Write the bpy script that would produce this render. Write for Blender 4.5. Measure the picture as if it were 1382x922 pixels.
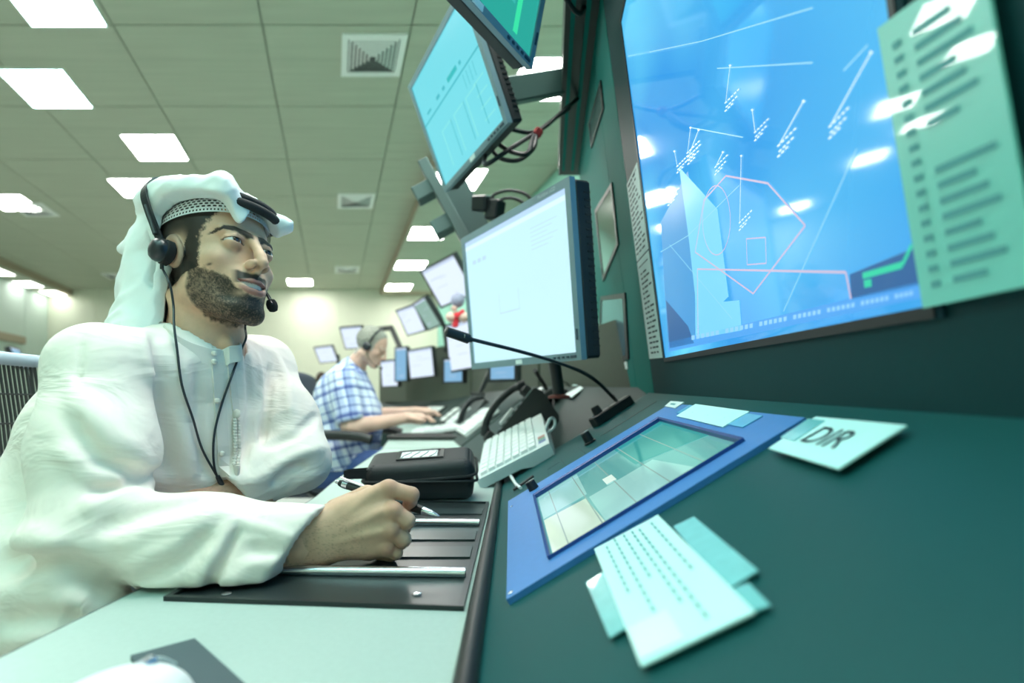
import bpy, math, random
import numpy as np
from mathutils import Vector, Matrix, Euler

random.seed(4)
SC = bpy.context.scene
COL = SC.collection
for o in list(bpy.data.objects):
    bpy.data.objects.remove(o)

# ------------------------------------------------------------------ camera
CAMZ = 0.95                       # lens height; the worktop lies 0.20 m below it
F, CX, CY = 700.0, 691.0, 548.0   # focal length and vanishing point of the desk, in a 1382 px wide frame
cam = bpy.data.objects.new('camera', bpy.data.cameras.new('camera'))
COL.objects.link(cam)
cam.location = (0, 0, CAMZ)
cam.rotation_euler = (math.radians(90), 0, 0)
cam.data.sensor_width = 36.0
cam.data.lens = 36.0 * F / 1382.0
cam.data.shift_x = 0.0
cam.data.shift_y = (CY - 461.0) / 1382.0
cam.data.clip_start = 0.02
cam.data.dof.use_dof = True
cam.data.dof.focus_distance = 0.76
cam.data.dof.aperture_fstop = 2.8
SC.camera = cam

# ------------------------------------------------------------------ world and exposure
world = bpy.data.worlds.new('world'); SC.world = world
world.use_nodes = True
world.node_tree.nodes['Background'].inputs[0].default_value = (0.62, 0.82, 0.8, 1)
world.node_tree.nodes['Background'].inputs[1].default_value = 0.25
SC.view_settings.view_transform = 'Standard'
SC.view_settings.look = 'None'
SC.view_settings.exposure = 0.15
SC.view_settings.gamma = 1.0
SC.view_settings.use_curve_mapping = False
LAMP_POWER = 27.0                 # emission of the ceiling lamps
LAMP_WHITE = (1.0, 0.985, 0.93)
LAMP_CYAN = (0.52, 1.0, 0.93)

# ------------------------------------------------------------------ helpers
def at(px, py, Y):
    return Vector(((px - CX) / F * Y, Y, CAMZ + (CY - py) / F * Y))

def on_plane(px, py, p0, n):
    d = Vector(((px - CX) / F, 1.0, (CY - py) / F)); n = Vector(n)
    o = Vector((0, 0, CAMZ)); t = (Vector(p0) - o).dot(n) / d.dot(n)
    return o + d * t

WLOC = {}
def wl(o): return WLOC.get(o.name, Vector((0, 0, 0))) if o else Vector((0, 0, 0))

def tag(o, label=None, cat=None, group=None, kind=None):
    if label: o['label'] = label
    if cat: o['category'] = cat
    if group: o['group'] = group
    if kind: o['kind'] = kind
    return o

def thing(name, label, cat, loc, group=None):
    o = bpy.data.objects.new(name, None); COL.objects.link(o)
    o.empty_display_size = 0.05
    o.location = loc; WLOC[o.name] = Vector(loc)
    return tag(o, label, cat, group)

def link(name, me, parent=None, mat=None, loc=(0, 0, 0)):
    o = bpy.data.objects.new(name, me); COL.objects.link(o)
    if mat is not None and not me.materials: me.materials.append(mat)
    o.location = loc
    if parent is not None:
        o.parent = parent
    WLOC[o.name] = wl(parent) + Vector(loc)
    return o

def mesh_np(name, V, Fq, mat, parent=None, smooth=True, cols=None, loc=None):
    """numpy verts and faces (list or array) as one mesh object; V in world space"""
    base = wl(parent)
    V = np.asarray(V, dtype=np.float64) - np.array(base)
    me = bpy.data.meshes.new(name)
    if isinstance(Fq, np.ndarray):
        n, k = Fq.shape
        me.vertices.add(len(V)); me.vertices.foreach_set('co', V.astype(np.float32).ravel())
        me.loops.add(n * k); me.loops.foreach_set('vertex_index', Fq.astype(np.int32).ravel())
        me.polygons.add(n); me.polygons.foreach_set('loop_start', np.arange(0, n * k, k, dtype=np.int32))
        me.update(calc_edges=True)
    else:
        me.from_pydata([tuple(v) for v in V], [], Fq)
    me.validate()
    if smooth: me.polygons.foreach_set('use_smooth', np.ones(len(me.polygons), dtype=bool))
    if cols is not None:
        a = me.color_attributes.new('col', 'FLOAT_COLOR', 'POINT')
        c = np.ones((len(V), 4), dtype=np.float32); c[:, :3] = cols
        a.data.foreach_set('color', c.ravel())
    o = link(name, me, parent, mat)
    return o

class MB:
    """collects shapes in world space, then links them as one mesh object"""
    def __init__(self): self.v = []; self.f = []
    def add(self, vs, fs):
        b = len(self.v); self.v += [Vector(p) for p in vs]; self.f += [tuple(b + i for i in f) for f in fs]; return self
    def box(self, c, s, R=None, bev=0.0):
        c = Vector(c); hx, hy, hz = s[0] / 2, s[1] / 2, s[2] / 2
        R = R or Matrix.Identity(3)
        if bev <= 0:
            vs = [R @ Vector((x * hx, y * hy, z * hz)) + c for x in (-1, 1) for y in (-1, 1) for z in (-1, 1)]
            return self.add(vs, [(0, 1, 3, 2), (4, 6, 7, 5), (0, 4, 5, 1), (2, 3, 7, 6), (0, 2, 6, 4), (1, 5, 7, 3)])
        b = min(bev, hx * .98, hy * .98, hz * .98)
        vs = []; idx = {}
        for x in (-1, 1):
            for y in (-1, 1):
                for z in (-1, 1):
                    for k in range(3):
                        p = [x * (hx - b), y * (hy - b), z * (hz - b)]
                        p[k] = (x * hx, y * hy, z * hz)[k]
                        idx[x, y, z, k] = len(vs); vs.append(R @ Vector(p) + c)
        fs = []
        for k in range(3):
            i, j = [(1, 2), (2, 0), (0, 1)][k]
            for s_ in (-1, 1):
                q = []
                for (u, w) in ((-1, -1), (1, -1), (1, 1), (-1, 1)):
                    a = [0, 0, 0]; a[k] = s_; a[i] = u; a[j] = w
                    q.append(idx[a[0], a[1], a[2], k])
                fs.append(tuple(q) if s_ > 0 else tuple(reversed(q)))
        for k in range(3):                       # bevel edges along axis k
            i, j = [(1, 2), (2, 0), (0, 1)][k]
            for u in (-1, 1):
                for w in (-1, 1):
                    def V(t, kk):
                        a = [0, 0, 0]; a[k] = t; a[i] = u; a[j] = w; return idx[a[0], a[1], a[2], kk]
                    q = (V(-1, i), V(1, i), V(1, j), V(-1, j))
                    fs.append(q if u * w > 0 else tuple(reversed(q)))
        for x in (-1, 1):
            for y in (-1, 1):
                for z in (-1, 1):
                    q = (idx[x, y, z, 0], idx[x, y, z, 1], idx[x, y, z, 2])
                    fs.append(q if x * y * z > 0 else tuple(reversed(q)))
        return self.add(vs, fs)
    def prism(self, pts, off):
        """closed polygon pts extruded by the vector off"""
        n = len(pts); off = Vector(off)
        vs = [Vector(p) for p in pts] + [Vector(p) + off for p in pts]
        fs = [tuple(range(n)), tuple(range(2 * n - 1, n - 1, -1))] + [(i, i + n, (i + 1) % n + n, (i + 1) % n) for i in range(n)]
        return self.add(vs, fs)
    def ring(self, outer, inner, off):
        """frame between two quads, extruded by off"""
        n = len(outer); off = Vector(off)
        o = [Vector(p) for p in outer]; i_ = [Vector(p) for p in inner]
        vs = o + i_ + [p + off for p in o] + [p + off for p in i_]
        fs = []
        for k in range(n):
            l = (k + 1) % n
            fs += [(k, l, n + l, n + k), (2 * n + k, 3 * n + k, 3 * n + l, 2 * n + l), (k, 2 * n + k, 2 * n + l, l), (n + k, n + l, 3 * n + l, 3 * n + k)]
        return self.add(vs, fs)
    def tube(self, pts, r, n=8, cap=True):
        pts = [Vector(p) for p in pts]; m = len(pts)
        rr = r if isinstance(r, (list, tuple)) else [r] * m
        up = None; rings = []
        for k in range(m):
            t = (pts[min(k + 1, m - 1)] - pts[max(k - 1, 0)]).normalized()
            if up is None:
                up = t.orthogonal().normalized()
            up = (up - t * up.dot(t)); up = up.normalized() if up.length > 1e-6 else t.orthogonal().normalized()
            s = t.cross(up)
            rings.append([pts[k] + (up * math.cos(a) + s * math.sin(a)) * rr[k] for a in [2 * math.pi * i / n for i in range(n)]])
        vs = [p for q in rings for p in q]; fs = []
        for k in range(m - 1):
            for i in range(n):
                j = (i + 1) % n
                fs.append((k * n + i, k * n + j, (k + 1) * n + j, (k + 1) * n + i))
        if cap:
            fs.append(tuple(range(n - 1, -1, -1))); fs.append(tuple((m - 1) * n + i for i in range(n)))
        return self.add(vs, fs)
    def lathe(self, c, prof, R=None, n=20):
        """prof = list of (radius, height) turned about local z"""
        c = Vector(c); R = R or Matrix.Identity(3); vs = []; fs = []
        m = len(prof)
        for (r, h) in prof:
            for i in range(n):
                a = 2 * math.pi * i / n
                vs.append(R @ Vector((r * math.cos(a), r * math.sin(a), h)) + c)
        for k in range(m - 1):
            for i in range(n):
                j = (i + 1) % n
                fs.append((k * n + i, k * n + j, (k + 1) * n + j, (k + 1) * n + i))
        fs.append(tuple(range(n - 1, -1, -1))); fs.append(tuple((m - 1) * n + i for i in range(n)))
        return self.add(vs, fs)
    def build(self, name, mat, parent=None, smooth=False, kind=None):
        base = wl(parent)
        me = bpy.data.meshes.new(name)
        me.from_pydata([tuple(p - base) for p in self.v], [], self.f)
        me.validate()
        if smooth:
            me.polygons.foreach_set('use_smooth', np.ones(len(me.polygons), dtype=bool))
            try: me.set_sharp_from_angle(angle=math.radians(40))
            except Exception: pass
        o = link(name, me, parent, mat)
        if kind: o['kind'] = kind
        return o

def spline(pts, n=40):
    """Catmull-Rom through pts"""
    P = [Vector(p) for p in pts]; P = [P[0] * 2 - P[1]] + P + [P[-1] * 2 - P[-2]]
    out = []; segs = len(P) - 3
    for k in range(segs):
        a, b, c, d = P[k:k + 4]; m = max(2, n // segs)
        for i in range(m):
            t = i / m
            out.append(0.5 * ((2 * b) + (c - a) * t + (2 * a - 5 * b + 4 * c - d) * t * t + (3 * b - a - 3 * c + d) * t ** 3))
    out.append(P[-2]); return out

def rotm(yaw=0, pitch=0, roll=0):
    return Matrix.Rotation(math.radians(yaw), 3, 'Z') @ Matrix.Rotation(math.radians(pitch), 3, 'X') @ Matrix.Rotation(math.radians(roll), 3, 'Y')

def text_mesh(s, size, origin, ux, uy, mat, parent, name='lettering', lift=0.0004, align='CENTER', spacing=1.0):
    cu = bpy.data.curves.new('t', 'FONT'); cu.body = s; cu.size = size; cu.align_x = align; cu.align_y = 'CENTER'
    cu.space_character = spacing
    ob = bpy.data.objects.new('t', cu); COL.objects.link(ob)
    dg = bpy.context.evaluated_depsgraph_get(); dg.update()
    me = bpy.data.meshes.new_from_object(ob.evaluated_get(dg))
    bpy.data.objects.remove(ob)
    ux = Vector(ux).normalized(); uy = Vector(uy); uy = (uy - ux * uy.dot(ux)).normalized(); nz = ux.cross(uy)
    base = wl(parent); o0 = Vector(origin) - base
    for v in me.vertices:
        v.co = o0 + ux * v.co.x + uy * v.co.y + nz * lift
    me.name = name
    me.materials.clear()
    return link(name, me, parent, mat)

# ------------------------------------------------------------------ materials
MATS = {}
def mat(name, col, rough=0.5, metal=0.0, emit=None, estr=0.0, noise=0.0, nscale=40.0, bump=0.0, bscale=200.0, coat=0.0, alpha=1.0, trans=0.0, stretch=None, sss=0.0, spec=None, sheen=0.0):
    if name in MATS: return MATS[name]
    m = bpy.data.materials.new(name); m.use_nodes = True
    nt = m.node_tree; b = nt.nodes['Principled BSDF']
    def inp(k, v):
        if k in b.inputs: b.inputs[k].default_value = v
    inp('Base Color', (*col, 1)); inp('Roughness', rough); inp('Metallic', metal)
    inp('Coat Weight', coat); inp('Alpha', alpha); inp('Transmission Weight', trans)
    if spec is not None: inp('Specular IOR Level', spec)
    if sss: inp('Subsurface Weight', sss); inp('Subsurface Radius', (0.012, 0.004, 0.002)); inp('Subsurface Scale', 0.5)
    if sheen: inp('Sheen Weight', sheen)
    if emit is not None: inp('Emission Color', (*emit, 1)); inp('Emission Strength', estr)
    tc = nt.nodes.new('ShaderNodeTexCoord')
    vec = tc.outputs['Object']
    if stretch:
        mp = nt.nodes.new('ShaderNodeMapping'); mp.inputs['Scale'].default_value = stretch
        nt.links.new(vec, mp.inputs['Vector']); vec = mp.outputs['Vector']
    n1 = nt.nodes.new('ShaderNodeTexNoise'); n1.inputs['Scale'].default_value = nscale; n1.inputs['Detail'].default_value = 4
    nt.links.new(vec, n1.inputs['Vector'])
    mx = nt.nodes.new('ShaderNodeMix'); mx.data_type = 'RGBA'
    k = max(noise, 0.02)
    mx.inputs['A'].default_value = (*[c * (1 - k) for c in col], 1)
    mx.inputs['B'].default_value = (*[min(1, c * (1 + k)) for c in col], 1)
    nt.links.new(n1.outputs['Fac'], mx.inputs['Factor'])
    nt.links.new(mx.outputs['Result'], b.inputs['Base Color'])
    if bump > 0:
        n2 = nt.nodes.new('ShaderNodeTexNoise'); n2.inputs['Scale'].default_value = bscale; n2.inputs['Detail'].default_value = 3
        nt.links.new(vec, n2.inputs['Vector'])
        bp = nt.nodes.new('ShaderNodeBump'); bp.inputs['Strength'].default_value = bump; bp.inputs['Distance'].default_value = 0.002
        nt.links.new(n2.outputs['Fac'], bp.inputs['Height']); nt.links.new(bp.outputs['Normal'], b.inputs['Normal'])
    MATS[name] = m
    return m

def vcol_mat(name, rough=0.5, bump=0.0, bscale=300.0, sss=0.0, sheen=0.0, bdist=0.001, spec=0.5):
    m = bpy.data.materials.new(name); m.use_nodes = True; nt = m.node_tree; b = nt.nodes['Principled BSDF']
    a = nt.nodes.new('ShaderNodeVertexColor'); a.layer_name = 'col'
    tc = nt.nodes.new('ShaderNodeTexCoord')
    n1 = nt.nodes.new('ShaderNodeTexNoise'); n1.inputs['Scale'].default_value = 120; n1.inputs['Detail'].default_value = 3
    nt.links.new(tc.outputs['Object'], n1.inputs['Vector'])
    mr = nt.nodes.new('ShaderNodeMapRange'); mr.inputs['To Min'].default_value = 0.9; mr.inputs['To Max'].default_value = 1.1
    nt.links.new(n1.outputs['Fac'], mr.inputs['Value'])
    mx = nt.nodes.new('ShaderNodeMix'); mx.data_type = 'RGBA'; mx.blend_type = 'MULTIPLY'; mx.inputs['Factor'].default_value = 1.0
    nt.links.new(a.outputs['Color'], mx.inputs['A']); nt.links.new(mr.outputs['Result'], mx.inputs['B'])
    nt.links.new(mx.outputs['Result'], b.inputs['Base Color'])
    b.inputs['Roughness'].default_value = rough
    b.inputs['Specular IOR Level'].default_value = spec
    if sss:
        b.inputs['Subsurface Weight'].default_value = sss; b.inputs['Subsurface Radius'].default_value = (1.0, 0.35, 0.2); b.inputs['Subsurface Scale'].default_value = 0.006
    if sheen: b.inputs['Sheen Weight'].default_value = sheen
    if bump:
        n2 = nt.nodes.new('ShaderNodeTexNoise'); n2.inputs['Scale'].default_value = bscale; n2.inputs['Detail'].default_value = 2
        nt.links.new(tc.outputs['Object'], n2.inputs['Vector'])
        bp = nt.nodes.new('ShaderNodeBump'); bp.inputs['Strength'].default_value = bump; bp.inputs['Distance'].default_value = bdist
        nt.links.new(n2.outputs['Fac'], bp.inputs['Height']); nt.links.new(bp.outputs['Normal'], b.inputs['Normal'])
    return m

# ------------------------------------------------------------------ implicit surfaces (people, cloth)
f32 = np.float32
def sd_ell(P, c, r, R=None):
    q = [P[0] - f32(c[0]), P[1] - f32(c[1]), P[2] - f32(c[2])]
    if R is not None:
        R = np.asarray(R, dtype=f32)
        q = [R[0, i] * q[0] + R[1, i] * q[1] + R[2, i] * q[2] for i in range(3)]
    k0 = np.sqrt((q[0] / f32(r[0])) ** 2 + (q[1] / f32(r[1])) ** 2 + (q[2] / f32(r[2])) ** 2)
    k1 = np.sqrt((q[0] / f32(r[0] ** 2)) ** 2 + (q[1] / f32(r[1] ** 2)) ** 2 + (q[2] / f32(r[2] ** 2)) ** 2)
    return k0 * (k0 - 1) / np.maximum(k1, 1e-6)
def sd_cap(P, a, b, ra, rb=None):
    rb = ra if rb is None else rb
    a = np.asarray(a, f32); b = np.asarray(b, f32); d = b - a; L = float(d @ d) + 1e-12
    t = np.clip(((P[0] - a[0]) * d[0] + (P[1] - a[1]) * d[1] + (P[2] - a[2]) * d[2]) / f32(L), 0, 1)
    return np.sqrt((P[0] - a[0] - t * d[0]) ** 2 + (P[1] - a[1] - t * d[1]) ** 2 + (P[2] - a[2] - t * d[2]) ** 2) - (f32(ra) + t * f32(rb - ra))
def sd_chain(P, pts, rs, k=0.0):
    f = None
    for i in range(len(pts) - 1):
        g = sd_cap(P, pts[i], pts[i + 1], rs[i], rs[i + 1])
        f = g if f is None else (smin(f, g, k) if k > 0 else np.minimum(f, g))
    return f
def smin(a, b, k):
    h = np.clip(0.5 + 0.5 * (b - a) / f32(k), 0, 1)
    return b + (a - b) * h - f32(k) * h * (1 - h)
def smax(a, b, k): return -smin(-a, -b, k)
def iso(fn, lo, hi, h):
    """surface nets: fn([X, Y, Z]) sampled on a grid"""
    ax = [np.arange(lo[i], hi[i] + h, h, dtype=f32) for i in range(3)]
    P = np.meshgrid(*ax, indexing='ij')
    f = fn(P).astype(f32)
    s = f < 0
    n = f.shape
    c = [slice(0, -1), slice(1, None)]
    cnt = np.zeros([k - 1 for k in n], np.int8)
    for i in (0, 1):
        for j in (0, 1):
            for k in (0, 1): cnt += s[c[i], c[j], c[k]]
    act = (cnt > 0) & (cnt < 8)
    idx = -np.ones(act.shape, np.int32)
    A = np.argwhere(act); idx[act] = np.arange(len(A), dtype=np.int32)
    acc = np.zeros((len(A), 3)); num = np.zeros(len(A))
    corners = [(i, j, k) for i in (0, 1) for j in (0, 1) for k in (0, 1)]
    for a in corners:
        for b in corners:
            if sum(abs(x - y) for x, y in zip(a, b)) != 1 or a > b: continue
            fa = f[A[:, 0] + a[0], A[:, 1] + a[1], A[:, 2] + a[2]]; fb = f[A[:, 0] + b[0], A[:, 1] + b[1], A[:, 2] + b[2]]
            m = (fa < 0) != (fb < 0)
            t = np.where(m, fa / np.where(m, fa - fb, 1), 0)
            for d in range(3):
                acc[:, d] += np.where(m, a[d] + t * (b[d] - a[d]), 0)
            num += m
    V = (A + acc / num[:, None]) * h + np.array([x[0] for x in ax])
    faces = []
    for d in range(3):
        e1, e2 = (d + 1) % 3, (d + 2) % 3
        sl0 = [slice(1, -1)] * 3; sl1 = [slice(1, -1)] * 3
        sl0[d] = slice(0, -1); sl1[d] = slice(1, None)
        sa = s[tuple(sl0)]; sb = s[tuple(sl1)]
        for sign in (True, False):
            m = (sa & ~sb) if sign else (~sa & sb)
            E = np.argwhere(m)
            if not len(E): continue
            off = np.ones(3, int); off[d] = 0
            E = E + off
            def cell(u, w):
                q = E.copy(); q[:, e1] -= u; q[:, e2] -= w
                return idx[q[:, 0], q[:, 1], q[:, 2]]
            q = np.stack([cell(1, 1), cell(0, 1), cell(0, 0), cell(1, 0)], 1)
            faces.append(q if sign else q[:, ::-1])
    Fq = np.concatenate(faces)
    return V, Fq
def vnoise(P, scale, seed=0):
    """smooth value noise, roughly in -1..1"""
    rs = np.random.RandomState(seed); T = rs.rand(32, 32, 32).astype(f32) * 2 - 1
    q = [np.asarray(p, f32) * f32(scale) + f32(100.37) for p in P]
    i = [np.floor(x).astype(np.int32) for x in q]; t = [x - y for x, y in zip(q, i)]
    t = [x * x * (3 - 2 * x) for x in t]
    out = 0
    for a in (0, 1):
        for b in (0, 1):
            for c in (0, 1):
                w = (t[0] if a else 1 - t[0]) * (t[1] if b else 1 - t[1]) * (t[2] if c else 1 - t[2])
                out = out + w * T[(i[0] + a) & 31, (i[1] + b) & 31, (i[2] + c) & 31]
    return out
def sstep(a, b, x):
    t = np.clip((x - a) / (b - a), 0, 1); return t * t * (3 - 2 * t)
# ================================================================== the room
M_tile = mat('ceiling_panel_wood', (0.45, 0.49, 0.39), 0.75, noise=0.16, nscale=1.0, stretch=(0.8, 14, 1), bump=0.05, bscale=40)
M_joint = mat('ceiling_joint', (0.2, 0.23, 0.19), 0.9)
M_fascia = mat('ceiling_fascia', (0.42, 0.36, 0.27), 0.8, noise=0.05)
M_wall = mat('cream_wall_panel', (0.70, 0.73, 0.60), 0.8, noise=0.05, nscale=3)
M_wallL = mat('pale_wall_panel', (0.56, 0.68, 0.62), 0.8, noise=0.05, nscale=3)
M_wallR = mat('green_wall_paint', (0.30, 0.62, 0.52), 0.8, noise=0.05, nscale=3)
M_floor = mat('grey_carpet', (0.42, 0.43, 0.40), 0.95, noise=0.12, nscale=60, bump=0.2, bscale=300)
M_white_frame = mat('white_metal_frame', (0.85, 0.88, 0.86), 0.5)
M_vent_dark = mat('vent_shadow', (0.12, 0.14, 0.14), 0.8)
M_ledge = mat('brown_ledge', (0.42, 0.36, 0.27), 0.7, noise=0.1)
def lamp_mat(name, col, k=1.0):
    return mat(name, (0.9, 0.9, 0.9), 0.6, emit=col, estr=LAMP_POWER * k)
M_lampW = lamp_mat('lamp_diffuser_white', LAMP_WHITE)
M_lampC = lamp_mat('lamp_diffuser_cyan', LAMP_CYAN, .62)
M_lampV = lamp_mat('lamp_diffuser_pale_cyan', (0.62, 1.0, 0.96))
M_lampS = lamp_mat('lamp_diffuser_soft', LAMP_WHITE, .25)

SK = -0.344                        # the room's long axis runs along (SK, 1)
HC = CAMZ + 3.1                    # ceiling height
YF, YB = 13.8, -3.2
def rm(c, Y, z): return Vector((c + SK * Y, Y, z))
CL, CR = -7.61, 2.77

def slab(name, pts, off, m, parent=None):
    return MB().prism(pts, off).build(name, m, parent)

floor = slab('floor', [rm(CL, YB, 0), rm(CR, YB, 0), rm(CR, YF, 0), rm(CL, YF, 0)], (0, 0, -0.1), M_floor); floor['kind'] = 'structure'
ceil = slab('ceiling', [rm(CL, YB, HC + 0.02), rm(CR, YB, HC + 0.02), rm(CR, YF, HC + 0.02), rm(CL, YF, HC + 0.02)], (0, 0, 0.1), M_joint); ceil['kind'] = 'structure'
wf = slab('wall_far', [rm(CL, YF, 0), rm(CR, YF, 0), rm(CR, YF, HC + 0.02), rm(CL, YF, HC + 0.02)], (0, 0.12, 0), M_wall); wf['kind'] = 'structure'
wb = slab('wall_back', [rm(CL, YB, 0), rm(CR, YB, 0), rm(CR, YB, HC + 0.02), rm(CL, YB, HC + 0.02)], (0, -0.12, 0), M_wall); wb['kind'] = 'structure'
wl_ = slab('wall_left', [rm(CL, YB, 0), rm(CL, YF, 0), rm(CL, YF, HC + 0.02), rm(CL, YB, HC + 0.02)], (-0.12, 0, 0), M_wallL); wl_['kind'] = 'structure'
wr = slab('wall_right', [rm(CR, YB, 0), rm(CR, YF, 0), rm(CR, YF, HC + 0.02), rm(CR, YB, HC + 0.02)], (0.12, 0, 0), M_wallR); wr['kind'] = 'structure'

# far wall panels and left wall panels, each its own piece
pm = {}
def panel_piece(name, quad, off, m, parent):
    return MB().prism(quad, off).build(name, m, parent)
cs = np.linspace(CL, CR, 9)
for i in range(8):
    for (z0, z1) in ((0.0, 1.72), (1.73, HC)):
        panel_piece('wall_panel', [rm(cs[i] + .006, YF - .001, z0), rm(cs[i + 1] - .006, YF - .001, z0), rm(cs[i + 1] - .006, YF - .001, z1), rm(cs[i] + .006, YF - .001, z1)], (0, -0.012, 0), M_wall, wf)
ys = np.linspace(6.5, YF, 8)
for i in range(7):
    panel_piece('wall_panel', [rm(CL + .001, ys[i] + .01, 0), rm(CL + .001, ys[i + 1] - .01, 0), rm(CL + .001, ys[i + 1] - .01, HC), rm(CL + .001, ys[i] + .01, HC)], (0.015, 0, 0), M_wallL, wl_)
led = MB().prism([rm(CL + .02, 4, 2.45), rm(CL + .02, 12.6, 2.45), rm(CL + .02, 12.6, 2.62), rm(CL + .02, 4, 2.62)], (0.12, 0, 0)).build('trim_1', M_ledge); led['kind'] = 'structure'

# ceiling panels: parallelogram boards, each its own object sharing one mesh
TW, TD = 1.215, 1.15
c0, y0 = -0.58 - 6 * TW, 4.22 - 6 * TD
tile_me = None
STEP_R, STEP_L = 1.24, -6.95
for i in range(8):
    for j in range(15):
        ca, cb = c0 + i * TW, c0 + (i + 1) * TW
        ca = max(ca, STEP_L); cb = min(cb, STEP_R + 0.02)
        if cb - ca < 0.15: continue
        ya = y0 + j * TD; yb = min(ya + TD, YF)
        if ya > YF - .1: continue
        full = abs(cb - ca - TW) < 1e-6 and abs(yb - ya - TD) < 1e-6
        g = 0.006
        if full:
            if tile_me is None:
                o = MB().prism([rm(ca + g, ya + g, HC), rm(cb - g, ya + g, HC), rm(cb - g, yb - g, HC), rm(ca + g, yb - g, HC)], (0, 0, 0.018)).build('ceiling_panel', M_tile, ceil)
                tile_me = o.data; ref = rm(ca, ya, 0)
            else:
                o = link('ceiling_panel', tile_me, ceil); o.location = rm(ca, ya, 0) - ref
        else:
            MB().prism([rm(ca + g, ya + g, HC), rm(cb - g, ya + g, HC), rm(cb - g, yb - g, HC), rm(ca + g, yb - g, HC)], (0, 0, 0.018)).build('ceiling_panel', M_tile, ceil)
# lower side soffits
DZ = 0.16
def soffit(ca, cb, side, n):
    o = MB().prism([rm(ca, YB, HC - DZ), rm(cb, YB, HC - DZ), rm(cb, YF, HC - DZ), rm(ca, YF, HC - DZ)], (0, 0, DZ + 0.02)).build('trim_%d' % n, M_fascia); o['kind'] = 'structure'
    ys = np.arange(YB + .3, YF, 1.15)
    for k in range(len(ys) - 1):
        MB().prism([rm(ca + .01, ys[k] + .006, HC - DZ - .002), rm(cb - .01, ys[k] + .006, HC - DZ - .002), rm(cb - .01, ys[k + 1] - .006, HC - DZ - .002), rm(ca + .01, ys[k + 1] - .006, HC - DZ - .002)], (0, 0, -0.01)).build('soffit_panel', M_tile, o)
soffit(STEP_R, CR, 'right', 2)
soffit(CL, STEP_L, 'left', 3)

# ---- ceiling lamps: frame + glowing diffuser
def ceiling_lamp(c, yfar, label, cyan=False, w=0.6, d=0.6, z=HC, group='square ceiling lamps', m=None):
    p = rm(c, yfar - d, z)
    t = thing('ceiling_lamp', label, 'ceiling lamp', p, group)
    q = [rm(c, yfar - d, z), rm(c + w, yfar - d, z), rm(c + w, yfar, z), rm(c, yfar, z)]
    e = 0.015
    qo = [rm(c - e, yfar - d - e, z), rm(c + w + e, yfar - d - e, z), rm(c + w + e, yfar + e, z), rm(c - e, yfar + e, z)]
    MB().ring(qo, q, (0, 0, -0.012)).build('frame', M_white_frame, t)
    MB().prism([v + Vector((0, 0, -0.004)) for v in q], (0, 0, -0.004)).build('diffuser', m or (M_lampC if cyan else M_lampW), t)
    return t
lamp_list = [(-2.45, 4.22, True, 'cyan glowing square ceiling lamp cut by the top edge, top left'),
             (-3.10, 5.37, True, 'cyan tinted square ceiling lamp at the left edge, second row'),
             (-2.43, 6.52, False, 'white square ceiling lamp above and left of the headscarf'),
             (-3.08, 7.67, False, 'white square ceiling lamp partly hidden by the top of the headscarf'),
             (-1.14, 13.27, False, 'small white ceiling lamp against the far wall beside the headset boom'),
             ]
for c, y, cy, lab in lamp_list:
    ceiling_lamp(c, y, lab, cy, m=M_lampV if cy else None)
for c, y in ((-2.43, 8.82), (-3.08, 9.97), (-2.43, 11.12), (-3.08, 3.07), (-2.43, 1.92), (-3.08, 0.77), (-5.2, 4.2), (-5.2, 8.2), (-0.75, 2.9), (0.35, 2.3), (-0.1, 1.2), (-0.9, 0.3), (0.2, -0.5), (-0.7, -1.7), (0.55, 1.7), (0.5, 1.02), (-1.8, -0.6), (-2.6, -1.6)):
    ceiling_lamp(c, y, 'square ceiling lamp out of view, of the seen rows or added for fill light', y < 1.0, group='ceiling lamps out of view')  # centre lamps are unseen additions that light the face and console
zs = HC - DZ - 0.012
for k, (y, lab) in enumerate([(13.07, 'smallest and farthest lamp of the right hand ceiling row'),
               (11.07, 'middle lamp of the right hand ceiling row'),
               (9.08, 'nearest lamp of the right hand ceiling row, left of the leaning post'),
               (4.95, 'ceiling lamp glimpsed between the two upper monitors')]):
    ceiling_lamp(1.30 if k < 3 else 1.62, y, lab, False, z=zs)
for y in (7.0, 2.9):
    ceiling_lamp(1.30, y, 'square ceiling lamp outside the picture above the console', y < 5, z=zs, group='ceiling lamps out of view')
ceiling_lamp(-7.55, 11.6, 'small ceiling lamp at the left edge on the lowered soffit', z=zs, w=.45, m=M_lampS)
ceiling_lamp(-7.55, 12.75, 'bluish flaring ceiling lamp second from the left edge on the soffit', z=zs, w=.45, m=M_lampS)
ceiling_lamp(-7.50, 14.0 - .25, 'small ceiling lamp in the far left corner above the shoulder', z=zs, w=.45, m=M_lampS)

# ---- ceiling vents: frame and nested square louvres
def vent(c, y, label, w=0.55, z=HC):
    p = rm(c, y, z); t = thing('ceiling_vent', label, 'air vent', p, 'square ceiling diffusers')
    def sq(e, zz): return [rm(c + e, y + e, zz), rm(c + w - e, y + e, zz), rm(c + w - e, y + w - e, zz), rm(c + e, y + w - e, zz)]
    MB().prism(sq(0.04, z - .003), (0, 0, -.001)).build('backing', M_vent_dark, t)
    MB().ring(sq(0, z - .001), sq(0.055, z - .001), (0, 0, -0.014)).build('frame', M_white_frame, t)
    n = 6
    for k in range(n):
        e0 = 0.065 + k * 0.033; e1 = e0 + 0.017
        a = sq(e0, z - 0.006 - 0.003 * k); b = sq(e1, z - 0.016 - 0.003 * k)
        vs = a + b; fs = [(i, (i + 1) % 4, 4 + (i + 1) % 4, 4 + i) for i in range(4)]
        MB().add(vs, fs).build('louvre', M_white_frame, t)
    return t
vent(0.07, 4.31, 'large square ceiling vent beside the upper monitor')
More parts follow.
